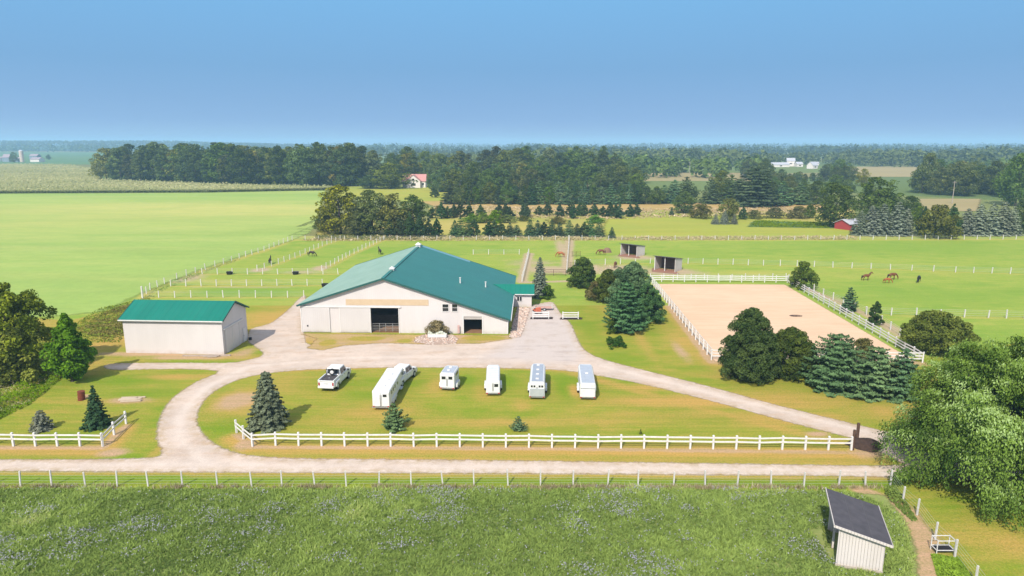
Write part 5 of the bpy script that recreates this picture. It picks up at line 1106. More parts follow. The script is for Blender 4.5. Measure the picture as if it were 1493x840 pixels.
T_con('pine_tree', 1272, 588, 506, 98, 'pine', 'middle spreading pine of the row before the arena', leaf=.19, layers=13, per=15, dens=120, open_=.2, power=.4, lift=.25)
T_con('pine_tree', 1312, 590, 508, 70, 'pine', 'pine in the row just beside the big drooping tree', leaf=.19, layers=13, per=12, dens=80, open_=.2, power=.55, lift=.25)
T_broad('shrub', 1255, 535, 493, 44, 'bronze', 'bronze brown shrub between pine tops at the arena edge', kind='round', cat='bush', leaf=.12, n=3500, nc=40, base=.1)
T_broad('shrub', 1318, 582, 530, 60, 'bronze', 'brownish green thicket before the last pine of the row', kind='dome', cat='bush', leaf=.14, n=6000, nc=60, base=0)
T_broad('round_shrub', 1362, 522, 454, 106, 'shrub', 'big round green shrub outside the arena near corner', kind='crown', cat='bush', leaf=.15, n=34000, nc=260, base=0, cr=.16, lump=.03)
T_broad('young_tree', 1171, 424, 379, 40, 'juniper', 'young tree at the far right corner of the arena', kind='jun', n=7000, nc=60, leaf=.18, base=.02)
T_con('pine_tree', 1237, 457, 419, 30, 'pine', 'slim young pine halfway along the arena right side', leaf=.17, layers=11, per=10, dens=60, open_=.15, power=.55, lift=.3)
T_broad('juniper_tree', 1275, 476, 439, 23, 'juniper', 'narrow columnar juniper near the end of the arena right side', n=4500, nc=50, leaf=.14, kind='jun', base=0)
# left side
T_broad('elm_tree', 14, 560, 411, 138, 'elm', 'large spreading tree at the left end, its lower leaves yellowing', fwd=.5, kind='crown', leaf=.20, n=26000, nc=190, base=.10, cr=.19, lump=.16)
T_broad('elm_tree', 30, 562, 478, 84, 'elm', 'olive undergrowth tree beneath the large spreading tree', fwd=.3, kind='dome', leaf=.2, n=7000, nc=60, base=.0, cr=.3, lump=.2)
T_broad('maple_tree', 107, 562, 455, 72, 'ash', 'green young maple beside the weedy strip', fwd=.5, kind='egg', leaf=.19, n=16000, nc=150, base=.04, cr=.27, lump=.14)
# drooping big tree on the right
def big_droop(x0, y0, h, r, nb, label, per=15, k=105):
    cs, ns_, ts, ss, tops, boughs = [], [], [], [], [], []
    for ib in range(nb):
        a = ib*2.39996+rng.normal(0, .2); q = np.sqrt((ib+.5)/nb)*rng.uniform(.74, 1.16); R0 = r*q*(1+.12*np.sin(3*a+1)+.09*np.sin(7*a)+.05*np.sin(13*a))
        zt = h*(.17+.81*np.sqrt(max(0, 1-min(1, q*.97)**2.0)))*rng.uniform(.70, 1.07); zt = zt*(.6 if (ib % 3 == 1 and q > .5) else 1); zs = min(h*.8, zt*.75+h*.05); bt = rng.uniform(.05, .65); asp = rng.uniform(.5, 1.0)
        boughs.append((np.cos(a)*R0, np.sin(a)*R0, zt))
        for _ in range(per):
            s_ = rng.uniform(.45, 1.04); da = a+rng.normal(0, .16)*(1.2-.6*q); Rs = R0*s_; zz = zs+(zt-zs)*np.sin(min(s_, 1)*1.5)-.25*max(0, s_-.9)*h*.2+rng.normal(0, .15)
            L = min(rng.uniform(.7, 1.9)*(.6+.7*q)*(1.9 if q*s_ > .72 else 1), max(.6, zz-.2)); t = rng.uniform(0, 1, k)**1.2; arch = .55*np.sin(t*1.6)
            wv = .34*(1-.45*t)
            cs.append(np.stack([np.cos(da)*(Rs+arch)+rng.normal(0, wv, k), np.sin(da)*(Rs+arch)+rng.normal(0, wv, k), zz+.25-L*t**1.3+rng.normal(0, .10, k)], 1))
            ns_.append(np.tile([[np.cos(da)*.8, np.sin(da)*.8, .75]], (k, 1))); ts.append(bt+rng.normal(0, .1)+.5*(1-t)**3+rng.normal(0, .12, k)); ss.append(rng.uniform(.07, .15, k))
    C = np.concatenate(cs); up = np.tile([[0, 0, 1.0]], (len(C), 1))
    me = leaf_mesh('drooping_crown', [cards(C, np.concatenate(ns_), np.concatenate(ss), .42, np.concatenate(ts), .5, up)], FM['willow'])
    tr = trunk_mesh('drooping_trunk', h*.8, .42, [boughs[i] for i in rng.choice(len(boughs), min(len(boughs), 40), False)]); return plant('drooping_tree', (x0, y0), me, tr, label)
x, y = P(1434, 708); big_droop(x+.4, y-.2, Z(1412, 506, y), 7.5, 165, 'huge drooping leafy tree over the end of the lane', 17)
x, y = P(1530, 645); big_droop(x, y, Z(1500, 497, y), 6.6, 70, 'second drooping tree with silvery top behind the huge one')

# ------------------------------------------------------------------ mid and far trees: prototypes copied
def proto(kind, i):
    if kind == 'wood': me, C, cr = broad('wood_crown', FM['wood'], 1, .30+.08*rng.uniform(-1, 1), 'crown', base=.0, leaf=.019, n=6500, nc=110, cr=.24, lump=.10)
    elif kind == 'oak': me, C, cr = broad('oak_crown', FM['oak'], 1, .42, 'crown', base=.02, leaf=.021, n=6500, nc=110, cr=.24, lump=.14)
    elif kind == 'yellow': me, C, cr = broad('yellow_crown', FM['yellow'], 1, .40, 'crown', base=.02, leaf=.021, n=6000, nc=100, cr=.25, lump=.14)
    elif kind == 'shrub': me, C, cr = broad('bright_crown', FM['maple'], 1, .6, 'dome', base=0, leaf=.04, n=3000, nc=50, cr=.30, lump=.15)
    elif kind == 'bronze': me, C, cr = broad('bronze_crown', FM['bronze'], 1, .6, 'dome', base=0, leaf=.035, n=3000, nc=50, cr=.30, lump=.15)
    elif kind == 'cedar': me, C, cr = broad('cedar_crown', FM['cedar'], 1, .34, 'egg', base=0, leaf=.032, n=4500, nc=110, cr=.22, lump=.06, aspect=.4)
    elif kind == 'pine': me, C = conifer('pine_crown', FM['pine'], 1, .34, leaf=.034, layers=13, per=12, dens=40, power=.55, open_=.12, lift=.2), None
    elif kind == 'darkpine': me, C = conifer('pine_crown', FM['cedar'], 1, .36, leaf=.034, layers=14, per=12, dens=44, power=.5, open_=.14, lift=.15), None
    elif kind == 'blue': me, C = conifer('blue_crown', FM['blue'], 1, .38, leaf=.032, layers=16, per=14, dens=48, power=.6), None
    elif kind == 'spruce': me, C = conifer('spruce_crown', FM['spruce'], 1, .34, leaf=.034, layers=14, per=12, dens=42, power=.65), None
    tr = trunk_mesh('trunk', .8, .018, C[:6] if C is not None else None)
    return me, tr
PR = {k: [proto(k, i) for i in range(n)] for k, n in (('wood', 6), ('oak', 4), ('yellow', 2), ('shrub', 2), ('bronze', 2), ('cedar', 4), ('pine', 3), ('darkpine', 3), ('blue', 3), ('spruce', 2))}
NAME = {'wood': 'woodland_tree', 'oak': 'broadleaf_tree', 'yellow': 'yellowing_tree', 'shrub': 'shrub', 'bronze': 'shrub', 'cedar': 'cedar_tree', 'pine': 'pine_tree', 'darkpine': 'pine_tree', 'blue': 'blue_spruce', 'spruce': 'spruce_tree'}
def stand(kind, x, y, h, wscale, label, group=None):
    me, tr = random.choice(PR[kind]); o = empty(NAME[kind], (x, y, 0), random.uniform(0, 6.28), label, 'bush' if kind in ('shrub', 'bronze') else 'tree', group)
    o.scale = (h*wscale, h*wscale, h); put('crown', me, o); put('trunk', tr, o); return o
def spot(kind, u, v, vt, wpx, label, group=None):
    x, y = P(u, v); h = Z(u, vt, y); rad = {'wood': .34, 'oak': .42, 'yellow': .40, 'shrub': .6, 'bronze': .6, 'cedar': .34, 'pine': .34, 'darkpine': .36, 'blue': .38, 'spruce': .34}[kind]
    return stand(kind, x, y, h, W(u, v, wpx)/2/(rad*h)*1.05, label, group)
# clump between crop field and barn
for q in [('yellow', 497, 341, 269, 74, 'tall yellow green tree standing first beside the crop field'), ('oak', 543, 342, 275, 66, 'olive broadleaf in the middle of the clump behind the barn'), ('bronze', 478, 341, 305, 32, 'small brownish bush at the crop field end of the clump'),
          ('yellow', 575, 342, 281, 58, 'dull yellow broadleaf tree over the dark cedars of the clump'), ('oak', 603, 342, 283, 46, 'last leafy tree of the clump above the cedars'), ('oak', 520, 344, 300, 44, 'lower dark leafy tree filling the front of the clump')]: spot(*q)
for k_, (u, vt) in enumerate(((568, 318), (583, 314), (598, 311), (612, 312), (625, 317), (637, 318))): spot('cedar', u, 346, vt, 21, ('first', 'second', 'third', 'fourth', 'fifth', 'last')[k_]+' dark cedar at the foot of the clump, counting from the crop field', 'cedar row at the foot of the clump')
spot('oak', 460+8, 338, 312, 22, 'small leafy tree beside the small brownish bush')
GR1 = 'small dark conifers in the nearer planted row'
for u, vt in ((664, 322), (673, 317), (683, 321), (692, 319), (712, 324), (721, 321), (731, 325), (744, 326), (752, 329), (771, 321), (783, 322), (795, 324), (806, 321), (817, 325), (829, 322), (841, 327), (851, 324), (862, 320), (873, 325)): spot(random.choice(['cedar', 'pine', 'spruce']), u+random.uniform(-2, 2), 345, vt-1, 22, 'small dark conifer in the row just behind the back fence', GR1)
spot('spruce', 892, 347, 331, 14, 'lone little spruce standing at the back fence')
GR2 = 'small dark conifers in the farther planted row'
for u in (629, 642, 653, 662, 671, 686, 699, 727, 736, 742, 763, 768, 788, 799, 816, 832, 838, 844, 852, 864, 880, 889, 896, 903, 918, 926): spot('cedar', u+random.uniform(-2, 2), 316+random.uniform(-2, 3), 296+random.uniform(-2, 6), 18, 'small dark cedar in the farther row before the orange field', GR2)
for u, vt, lab in ((703, 309, 'bright lime green shrub behind the nearer conifer row'), (722, 306, 'taller lime green shrub in the middle of the rough field'), (688, 311, 'pale green shrub at the left of the lime shrubs'), (740, 313, 'low yellow green shrub beside the lime shrubs'), (868, 313, 'yellow green bush before the far end of the cedar rows')): spot('shrub', u, 325, vt, 26, lab)
for u, v, vt, w, lab in ((812, 326, 316, 30, 'low bronze shrub between the two conifer rows'), (765, 322, 315, 26, 'small tan shrub in the rough field'), (640, 312, 300, 20, 'small bronze bush near the clump')): spot('bronze', u, v, vt, w, lab)
# right middle
for q in [('oak', 997, 311, 279, 40, 'dark round tree on the rough field edge'), ('spruce', 979, 314, 302, 10, 'tiny conifer beside the dark round tree'), ('bronze', 1023, 319, 297, 36, 'round olive shrub between two taller ones'), ('bronze', 1061, 322, 288, 36, 'brown green domed tree behind the small blue spruces'),
          ('blue', 1043, 327, 312, 14, 'first small blue spruce before the domed tree'), ('blue', 1056, 327, 307, 16, 'tallest small blue spruce before the domed tree'), ('blue', 1070, 327, 312, 13, 'last small blue spruce before the domed tree'), ('cedar', 1083, 320, 300, 16, 'slim cedar beside the domed tree'), ('bronze', 1100, 319, 306, 30, 'rusty shrub beyond the slim cedar'),
          ('bronze', 1130, 318, 302, 34, 'reddish brown bush in the straw field'), ('bronze', 1165, 319, 300, 34, 'dull bush left of the big leafy tree'), ('oak', 1180, 318, 299, 22, 'small leafy tree before the big leafy one'),
          ('oak', 1215, 331, 264, 60, 'big leafy tree standing beside the red barn'), ('oak', 1275, 320, 256, 66, 'largest leafy tree rising behind the blue spruces'), ('oak', 1325, 322, 285, 44, 'dark leafy tree behind the blue spruce group'), ('oak', 1300, 318, 282, 40, 'mid green tree above the blue spruce tops')]: spot(*q)
for u, vt, w in ((1253, 307, 28), (1268, 300, 36), (1285, 297, 38), (1307, 294, 42), (1320, 304, 28)): spot('blue', u, 343, vt, w, {1253: 'first', 1268: 'second', 1285: 'third', 1307: 'fourth', 1320: 'fifth'}[u]+' pale blue spruce counting away from the red barn', 'pale blue spruces beside the red barn')
for u, vt, w in ((1408, 304, 36), (1426, 298, 38), (1444, 296, 38), (1460, 294, 38), (1474, 301, 30)): spot('blue', u, 343, vt, w, {1408: 'first', 1426: 'second', 1444: 'third', 1460: 'fourth', 1474: 'fifth'}[u]+' pale blue spruce after the brownish yew, at the far pasture corner', 'pale blue spruces by the far pasture corner')
for q in [('bronze', 1362, 347, 297, 62, 'broad brownish yew between the two blue spruce groups'), ('cedar', 1386, 343, 296, 26, 'green cedar against the broad brownish yew'), ('cedar', 1345, 342, 300, 22, 'dark cedar to the left of the brownish yew'), ('oak', 1488, 340, 285, 40, 'leafy tree at the right picture end behind blue spruces'), ('oak', 1338, 330, 300, 26, 'low leafy bush tree in the gap before the yew')]: spot(*q)
# pine row behind the orange field
u = 655
while u < 965:
    w = random.uniform(20, 30); spot(random.choice(['darkpine', 'pine', 'darkpine', 'oak']), u, 298+random.uniform(-1, 1), random.uniform(262, 274), w, 'dark pine in the dense row behind the orange field', 'dense pine row behind the orange field'); u += w*.52
for q in [('darkpine', 1100, 300, 243, 82, 'largest dark pine beyond the straw field'), ('darkpine', 1035, 297, 262, 34, 'dark pine at the left foot of the largest pine'), ('darkpine', 1000, 296, 258, 36, 'dark pine above the dark round tree'), ('pine', 1140, 299, 264, 40, 'pine to the right of the largest dark pine'), ('pine', 1165, 298, 268, 40, 'shorter pine before the small tan gap'), ('darkpine', 1065, 297, 255, 40, 'dark pine touching the largest pine'), ('pine', 968, 296, 270, 34, 'green pine at the end of the dense row'),
          ('oak', 1052, 290, 248, 40, 'grey green leafy tree behind the pines'), ('oak', 1190, 297, 262, 36, 'leafy tree left of the big leafy one'), ('pine', 983, 297, 262, 30, 'slim pine beside the dark pine'), ('oak', 570, 275, 237, 60, 'pale green tree left of the white farmhouse'), ('oak', 540, 275, 255, 40, 'low tree beside the pale green one near the farmhouse'), ('oak', 632, 278, 252, 22, 'narrow leafy tree right of the farmhouse'), ('cedar', 634, 288, 273, 16, 'round dark cedar by the farmhouse lawn'), ('oak', 574, 272, 260, 20, 'dark bush tree a little away from the farmhouse wall')]: spot(*q)

# woods: individual trees, front edge first; low growth where fields and the white farm are seen over it
def low_enough(x, y, h):
    f = y*cp+CH*sp; u = PW/2+F*x/f; v = VH+(CH-h)*F/y
    for u0, u1, ymax, vm in ((942, 1088, 580, 262), (1262, 1342, 590, 259), (1118, 1196, 770, 243), (1340, 1424, 335, 300)):
        if u0 < u < u1 and y < ymax and v < vm: return False
    return True
def forest(kind, edge, depth, rows, step, hrange, label, group, wscale=1.15, jitter=.45):
    """edge: world polyline of the front; rows go back"""
    pts = resample(edge, step); k = 0
    for r in range(rows):
        for i, p in enumerate(pts):
            if r and random.random() < .12: continue
            a = pts[min(i+1, len(pts)-1)]-pts[max(0, i-1)]; n = Vector((-a.y, a.x, 0)).normalized()
            if n.y < 0: n = -n
            q = p+n*(r*depth/rows+random.uniform(-jitter, jitter)*step)+a.normalized()*random.uniform(-jitter, jitter)*step
            h = random.uniform(*hrange)*(1.0 if r else .93)
            if not low_enough(q.x, q.y, h): h *= .55
            if not low_enough(q.x, q.y, h): continue
            third = ('left third', 'middle third', 'right third')[min(2, int(3*i/len(pts)))]; row = 'front row' if r == 0 else ('second row' if r == 1 else 'back rows')
            stand(kind if random.random() < .75 else random.choice(['oak', 'oak', 'yellow']), q.x, q.y, h, wscale*random.uniform(.85, 1.15), label+', '+row+', '+third if rows > 1 else label, group); k += 1
    return k
c = 0
c += forest('wood', PP([(164, 263), (220, 266), (330, 269), (500, 272)]), 45, 4, 11.5, (23, 30.5), 'tall tree in the dark wood beyond the maize field', 'trees of the dark wood beyond the maize field')
c += forest('wood', PP([(500, 269), (600, 269), (760, 268), (900, 266)]), 60, 3, 13.5, (21, 28), 'tall tree in the wood behind the white farmhouse', 'trees of the wood behind the farmhouse')
c += forest('wood', [(P(164, 262)[0]-2, P(164, 262)[1]+10), (P(176, 250)[0], P(162, 250)[1])], 20, 1, 16, (24, 28), 'tree on the field side of the dark wood', 'side trees of the dark wood')
c += forest('oak', PP([(650, 283), (770, 284), (960, 284)]), 60, 3, 13, (13, 19), 'mid height tree between the pine row and the wood', 'trees between pine row and wood')
c += forest('oak', PP([(960, 272), (1080, 272), (1220, 268), (1330, 276)]), 120, 3, 17, (13, 19), 'hedgerow tree in the belt beyond the largest pine', 'tree belt beyond the largest pine')
c += forest('oak', PP([(1330, 283), (1500, 290), (1620, 290)]), 60, 3, 14, (14, 20), 'leafy tree in the belt behind the utility pole', 'tree belt behind the utility pole')
c += forest('oak', PP([(990, 287), (1110, 287), (1255, 285)]), 50, 2, 11, (8, 12.5), 'low tree in the hedge just behind the largest dark pine', 'low hedge trees behind the largest pine')
c += forest('wood', PP([(1000, 266), (1120, 266), (1250, 264)]), 70, 2, 14, (9, 14), 'middling tree in the hedgerow before the far white farm', 'hedgerow trees before the white farm', 1.4)
c += forest('wood', PP([(930, 262), (1100, 261)]), 20, 1, 14, (6, 8.5), 'low tree along the near side of the tan stubble field', 'low trees along the tan stubble field', 1.5)
for q in [('oak', 1350, 280, 222, 40, 'tall tree left end of the far right belt'), ('oak', 1480, 300, 222, 60, 'tall tree at the right picture end above the blue spruces'), ('oak', 1395, 285, 234, 50, 'broad tree behind the pale utility pole')]: spot(*q)
print('forest trees', c)

# masses that read as one: wooded belts far away
def treeline(name, x0, x1, y, depth, n, h, label, mat='wood', leafm=1.6, per=45, gaps=None):
    X = rng.uniform(x0, x1, n); Y = y+rng.uniform(0, depth, n)+25*np.sin(X/140)
    if gaps is not None: k = gaps(X, Y); X, Y = X[k], Y[k]; n = len(X)
    ok = np.array([low_enough(a_, b_, h) for a_, b_ in zip(X, Y)]); X, Y = X[ok], Y[ok]; n = len(X)
    hh = h*rng.uniform(.7, 1.15, n)*(1+.16*np.sin(X/90)+.1*np.sin(X/37)); r = hh*rng.uniform(.28, .42, n)
    d = sph(n*per).reshape(n, per, 3); d[..., 2] = np.abs(d[..., 2])*1.0-.12*(rng.uniform(0, 1, (n, per)) > .7)
    C = np.stack([X, Y, hh*.42], 1)[:, None]+d*np.stack([r, r, hh*.56], 1)[:, None]*rng.uniform(.8, 1.02, (n, per, 1))
    low = rng.uniform(0, 1, (n, per)) < .25; C[..., 2] = np.where(low, rng.uniform(.05, .45, (n, per))*hh[:, None], C[..., 2])
    tn = np.repeat(rng.uniform(.1, .75, n), per)+rng.normal(0, .12, n*per)
    me = leaf_mesh(name, [cards(C.reshape(-1, 3), (d+np.array([0, 0, .3])).reshape(-1, 3), np.repeat(r*.36, per)*rng.uniform(.7, 1.2, n*per), .8, tn, .4)], FM[mat])
    return tag(link(bpy.data.objects.new(name, me)), label, kind='stuff')
gp = lambda X, Y: ~((X > 250) & (X < 420) & (Y < 860) & (Y > 500)) & ~((X > P(1225, 250)[0]-10) & (X < P(1345, 250)[0]+5) & (Y < 900))
treeline('distant_woodland', -120, 560, 560, 180, 420, 15, 'hazy woodland behind the farm, reaching to the white farm', gaps=gp, per=60)
treeline('distant_woodland', -160, 1000, 860, 300, 1100, 19, 'blue green woodland beyond the white farm', per=45, gaps=lambda X, Y: ~((X > P(1225, 250)[0]-10) & (X < P(1345, 250)[0]+5) & (Y < 930)))
treeline('distant_woodland', 470, 760, 520, 250, 260, 18, 'woodland at the right beyond the fields', per=50)
treeline('distant_treeline', -1300, 1700, 1500, 260, 1500, 20, 'far blue belt of trees', per=24, gaps=lambda X, Y: (X > -500))
treeline('distant_treeline', -2300, 2600, 2150, 400, 2400, 22, 'farther blue belt of trees', per=16, gaps=lambda X, Y: (X > -700) | (Y > 2350))
treeline('distant_treeline', -3800, 4200, 3300, 700, 3000, 26, 'pale blue woodland under the horizon', per=10)
treeline('distant_treeline', -6000, 6500, 5600, 900, 3200, 30, 'palest woodland on the horizon', per=8)
# wooded rise on the left horizon
m = surf('wooded_rise', (.05, .09, .035), (.035, .07, .03), .02, rough=1)
grid('hills', -5200, -900, 2700, 4600, 60, 0, m, height=lambda X, Y: 24*np.exp(-((Y-3600)/700)**2)*np.clip((-900-X)/900, 0, 1)*(1+.15*np.sin(X/300)))
Xh = rng.uniform(-4900, -1000, 2600); Yh = rng.uniform(2800, 3900, 2600); Zh = 24*np.exp(-((Yh-3600)/700)**2)*np.clip((-900-Xh)/900, 0, 1)
d = sph(2600*9).reshape(2600, 9, 3); d[..., 2] = abs(d[..., 2]); C = np.stack([Xh, Yh, Zh+8], 1)[:, None]+d*np.array([9, 9, 11]); 
tag(link(bpy.data.objects.new('hill_woodland', leaf_mesh('hill_woodland', [cards(C.reshape(-1, 3), d.reshape(-1, 3), rng.uniform(3, 5, 2600*9), .8, rng.uniform(.2, .7, 2600*9), .4)], FM['wood']))), 'wooded rise on the left horizon', kind='stuff')
# trees around the distant silo farm
for u, v, vt, w, lab in ((21, 237, 221, 12, 'blue green tree between the two far barns'), (71, 233, 225, 7, 'small lone tree in the field beside the silo farm'), (-12, 237, 221, 16, 'tree at the edge of the distant silo farm')): spot('oak', u, v, vt, w, lab)

# maize field: a raised block with leafy top
cornp = PP([(-700, 242), (-100, 240), (100, 241), (150, 250), (146, 264), (330, 271), (482, 274.5), (478, 277.5), (300, 281), (0, 282.5), (-700, 283)])
xs = [p[0] for p in cornp]; ys = [p[1] for p in cornp]; n = 60000
X = rng.uniform(min(xs), max(xs), n*2); Y = min(ys)+(max(ys)-min(ys))*rng.uniform(0, 1, n*2)**1.7; k = sdf(X, Y, cornp) > 0; X, Y = X[k], Y[k]; n = len(X)
cm = foliage('maize_leaves', (.12, .15, .05), (.38, .37, .15), .2, tip=(.48, .42, .20))
zz = rng.uniform(.2, 1, n)**.5*2.3; tn = .15+.6*(zz/2.3)**3+rng.normal(0, .12, n)+.15*np.sin(X/37+np.sin(Y/23)*2)
nn = np.tile([[0, -.5, 1.0]], (n, 1)); Cc = np.stack([X, Y, zz], 1)
ne = 9000; ed = np.asarray(resample(PP([(482, 276.5), (478, 277.5), (300, 281), (0, 282.5), (-600, 283)]), .35))[:, :2]; ei = rng.integers(0, len(ed), ne*2)
Ce = np.stack([ed[ei, 0]+rng.normal(0, .4, ne*2), ed[ei, 1]+rng.uniform(0, 3, ne*2), rng.uniform(0, 2.3, ne*2)], 1)
tag(link(bpy.data.objects.new('maize_field', leaf_mesh('maize_field', [cards(Cc, nn, rng.uniform(.5, .9, n), .5, tn, .3), cards(Ce, np.tile([[0, -1, .4]], (ne*2, 1)), rng.uniform(.3, .5, ne*2), .4, np.clip(Ce[:, 2]/2.3*.6+rng.normal(0, .1, ne*2), 0, 1), .4)], cm))), 'tan topped maize field before the dark wood', kind='stuff')
sheet('maize_ground', cornp, 1.35, M['cornsoil'], 6, pad=3)

# ------------------------------------------------------------------ meadow, weeds, tall grass
def tufts(name, X, Y, hgt, wid, tint, mat, label, blades=3, lean=.35, z0=0.0):
    n = len(X)*blades; x = np.repeat(X, blades)+rng.normal(0, .07, n); y = np.repeat(Y, blades)+rng.normal(0, .07, n); h = np.repeat(hgt, blades)*rng.uniform(.6, 1.15, n); w = np.repeat(wid, blades)*rng.uniform(.7, 1.3, n)
    a = rng.uniform(0, np.pi, n); dx, dy = np.cos(a)*w, np.sin(a)*w; lx, ly = rng.normal(0, lean, n)*h, rng.normal(0, lean, n)*h
    V = np.stack([np.stack([x-dx, y-dy, np.full(n, z0)], 1), np.stack([x+dx, y+dy, np.full(n, z0)], 1), np.stack([x+lx*.6+dx*.9, y+ly*.6+dy*.9, z0+h*.6], 1), np.stack([x+lx, y+ly, z0+h], 1)], 1).reshape(-1, 3)
    return tag(link(bpy.data.objects.new(name, leaf_mesh(name, [(V, np.repeat(tint, blades)+rng.normal(0, .1, n))], mat))), label, kind='stuff')
def vnoise(X, Y, s, seed):
    r = np.random.default_rng(seed); o = np.zeros(len(X)); amp = 1; tot = 0
    for k in range(4):
        ph = r.uniform(0, 6.28, (6, 3)); f_ = s*2**k
        o += amp*sum(np.sin((X*np.cos(p[0])+Y*np.sin(p[0]))*f_*(1+.3*i/6)+p[1]*3) for i, p in enumerate(ph))/3; tot += amp; amp *= .6
    return o/tot
mpoly = PP([(-150, 712), (300, 713), (900, 712), (1225, 717), (1290, 722), (1320, 760), (1335, 800), (1345, 900), (-250, 900)])
m, nt, b = new_mat('meadow_soil'); nt.links.new(mix(nt, ramp(nt, noise(nt, 1.5, 6, .7), [(.35, 0), (.65, 1)]), (.16, .21, .045), (.24, .26, .075)), b.inputs['Base Color']); b.inputs['Roughness'].default_value = 1; feather(m, nt, b, .4, 1.5); M['meadow'] = m
sheet('meadow', mpoly, 0.0, m, .6, pad=1, label='wild meadow ground in front of the wire fence')
mt = foliage('meadow_leaves', (.130, .215, .035), (.370, .500, .085), .3, tip=(.56, .58, .20)); fl_m = foliage('thistle_lilac', (.22, .23, .21), (.30, .29, .32), .1, tip=(.36, .33, .41)); dryg = foliage('dry_grass_blades', (.20, .18, .08), (.42, .35, .19), .2, tip=(.6, .52, .34))
dirtpath = PP([(1255, 713), (1290, 728), (1320, 745), (1342, 775), (1350, 840), (1345, 900)])
n = 150000; X = rng.uniform(-50, 32, n); Y = rng.uniform(30, 54.5, n); s_ = sdf(X, Y, mpoly); k = (s_ > .1) & (pline(X, Y, dirtpath) > rng.uniform(.6, 1.6, n)) & ~((X > fa[0]+.1) & (X < fa[0]+fw) & (Y > fa[1]) & (Y < fa[1]+fd)); X, Y = X[k], Y[k]; s_ = s_[k]
g1 = vnoise(X, Y, .25, 3); g2 = vnoise(X, Y, 1.6, 4)+.5*vnoise(X, Y, 4.0, 5); flm = vnoise(X, Y, .35, 9)+.5*vnoise(X, Y, 1.3, 11)
bri = .38+.36*g1+.24*g2+.25*np.exp(-s_/1.2); kf = rng.uniform(0, 1, len(X)) < np.clip((flm-.1)*.7, .02, .38)
bare = PP([(1060, 718), (1118, 719), (1115, 726), (1058, 725)]); kb = sdf(X, Y, bare) < rng.uniform(-.1, .4, len(X))
tufts('meadow_grass', X[kb], Y[kb], .16+.14*rng.uniform(0, 1, kb.sum())+.16*np.clip(g1[kb]+g2[kb], -.6, 1), rng.uniform(.02, .05, kb.sum()), bri[kb], mt, 'lush mixed wild meadow growth in the foreground', 4, .8)
kf &= kb; C = np.stack([np.repeat(X[kf], 2)+rng.normal(0, .1, 2*kf.sum()), np.repeat(Y[kf], 2)+rng.normal(0, .1, 2*kf.sum()), rng.uniform(.28, .46, 2*kf.sum())], 1)
tag(link(bpy.data.objects.new('meadow_flowers', leaf_mesh('meadow_flowers', [cards(C, np.tile([[0, -.3, 1.0]], (len(C), 1)), rng.uniform(.03, .065, len(C)), .7, rng.uniform(.1, 1, len(C)), .6)], fl_m))), 'greyish lilac flower heads scattered through the meadow', kind='stuff')
# dry stalks along the lane fence
ex_, ey_ = P(-60, 710), P(1290, 711); n = 5200; t = rng.uniform(0, 1, n); X = ex_[0]+(ey_[0]-ex_[0])*t; Y = ex_[1]+(ey_[1]-ex_[1])*t+rng.normal(-.1, .16, n); k = vnoise(X, Y*0, 1.1, 21)+.35*(X > -12)+rng.normal(0, .35, n) > .25; X, Y = X[k], Y[k]
tufts('dry_grass', X, Y, rng.uniform(.2, .5, len(X)), rng.uniform(.01, .025, len(X)), rng.uniform(.3, 1, len(X)), dryg, 'dry seed grass along the lane fence', 4, .35)
# weedy strips on the left
def weeds(poly_px, n, h, tint, mat, label, seed, leaf=.12):
    poly = PP(poly_px); xs = [p[0] for p in poly]; ys = [p[1] for p in poly]; X = rng.uniform(min(xs), max(xs), n*3); Y = rng.uniform(min(ys), max(ys), n*3); s = sdf(X, Y, poly)
    v = vnoise(X, Y, .35, seed); k = (s > .1) & (v+rng.normal(0, .4, n*3) > -.3); X, Y, v, s = X[k], Y[k], v[k], s[k]; X, Y, v, s = X[:n], Y[:n], v[:n], s[:n]
    v2 = vnoise(X, Y, 1.5, seed+50); hh = h*np.clip(.35+.9*v2+.3*v, .05, 1.2)*rng.uniform(.25, 1, len(X))**.8*np.clip(s/1.5+.2, 0, 1)
    tag(link(bpy.data.objects.new('weeds', leaf_mesh('weeds', [cards(np.stack([X, Y, hh], 1), np.tile([[0, -.4, 1.]], (len(X), 1)), rng.uniform(.6, 1.3, len(X))*leaf, .6, tint+.18*v+.25*v2+rng.normal(0, .13, len(X)), .6)], mat))), label, kind='stuff')
weeds([(-120, 580), (-60, 520), (75, 525), (95, 548), (70, 570), (45, 590), (0, 612), (-120, 650)], 22000, 1.5, .5, FM['maple'], 'tall green weeds beside the left lawn', 31, .11)
weeds([(-120, 590), (-60, 530), (75, 535), (85, 550), (45, 588), (-20, 612)], 5000, 1.4, .5, dryg, 'pale dead stalks among the left weeds', 32, .08)
weeds([(100, 478), (140, 452), (205, 436), (230, 433), (195, 445), (185, 470), (178, 500), (130, 500), (60, 510), (-60, 500), (-60, 470)], 7000, .6, .4, FM['ash'], 'rough green weeds behind the young maple', 33, .16)
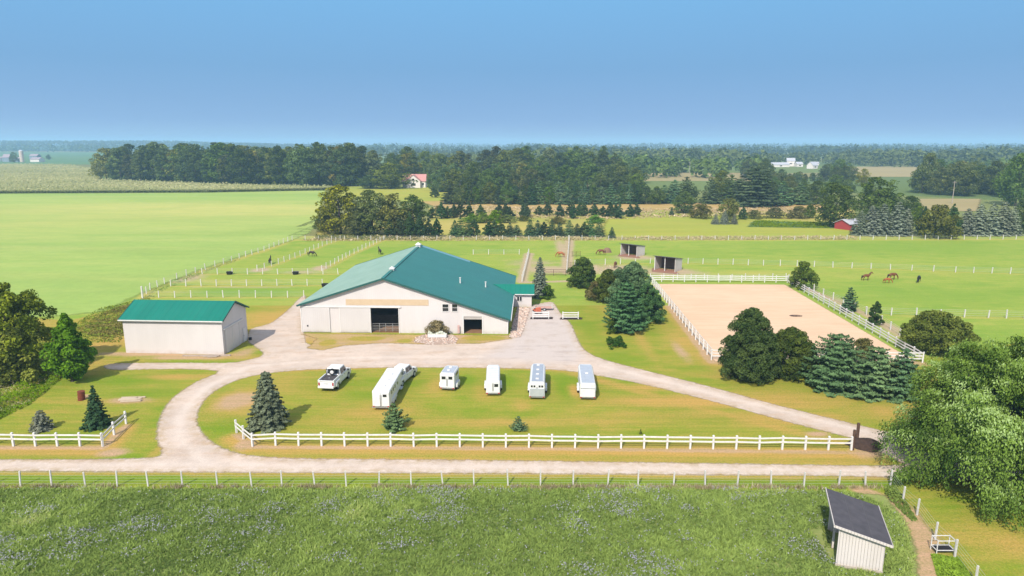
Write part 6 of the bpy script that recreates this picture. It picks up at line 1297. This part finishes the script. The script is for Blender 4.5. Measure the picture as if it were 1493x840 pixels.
weeds([(110, 480), (150, 455), (210, 437), (190, 460), (180, 495), (130, 490)], 5000, .7, .7, FM['bronze'], 'rusty dock weeds beside the small shed', 34, .15)
weeds([(205, 434), (240, 412), (285, 396), (350, 375), (352, 378), (290, 402), (245, 420), (225, 433)], 900, .5, .6, FM['elm'], 'rank weeds at the foot of the crop field fence', 35, .15)
weeds([(440, 349), (560, 345), (830, 346), (1250, 345), (1250, 350), (440, 352)], 9000, .8, .6, dryg, 'unmown straw grass along the back fence', 36, .25)
weeds([(630, 300), (960, 305), (1240, 302), (1240, 310), (900, 320), (640, 318)], 9000, .9, .4, dryg, 'tall straw grass of the rough field', 37, .4)
weeds([(460, 343), (645, 343), (645, 350), (460, 350)], 3000, 1.0, .5, FM['oak'], 'undergrowth at the foot of the clump', 38, .25)
weeds([(1100, 322), (1212, 325), (1210, 333), (1090, 331)], 5000, .7, .4, FM['maple'], 'leafy vegetable plot beyond the back fence', 39, .25)
weeds([(1190, 712), (1215, 713), (1220, 800), (1200, 800)], 1500, .7, .5, FM['shrub'], 'dark weeds behind the foreground shelter', 40, .1)
weeds([(1290, 705), (1312, 715), (1340, 760), (1330, 762), (1300, 735), (1288, 722)], 1100, 1.3, .45, FM['ash'], 'dark green bushes at the fence corner under the drooping tree', 41, .1)
weeds([(1355, 808), (1400, 812), (1430, 860), (1370, 860)], 4500, .8, .6, FM['maple'], 'bright green weeds round the white rack', 42, .09)

# ------------------------------------------------------------------ haze
hm = bpy.data.materials.new('thin_air_haze'); hm.use_nodes = True; nt = hm.node_tree; nt.nodes.clear(); o_ = nt.nodes.new('ShaderNodeOutputMaterial'); pv = nt.nodes.new('ShaderNodeVolumePrincipled')
pv.inputs['Color'].default_value = (*HAZE_COLOR, 1); pv.inputs['Density'].default_value = HAZE_DENSITY; nt.links.new(pv.outputs[0], o_.inputs['Volume'])
o = MB().box((0, 4300, 37), (15400, 9600, 76)).build('haze', hm); tag(o, 'thin bluish haze over the fields', kind='stuff')
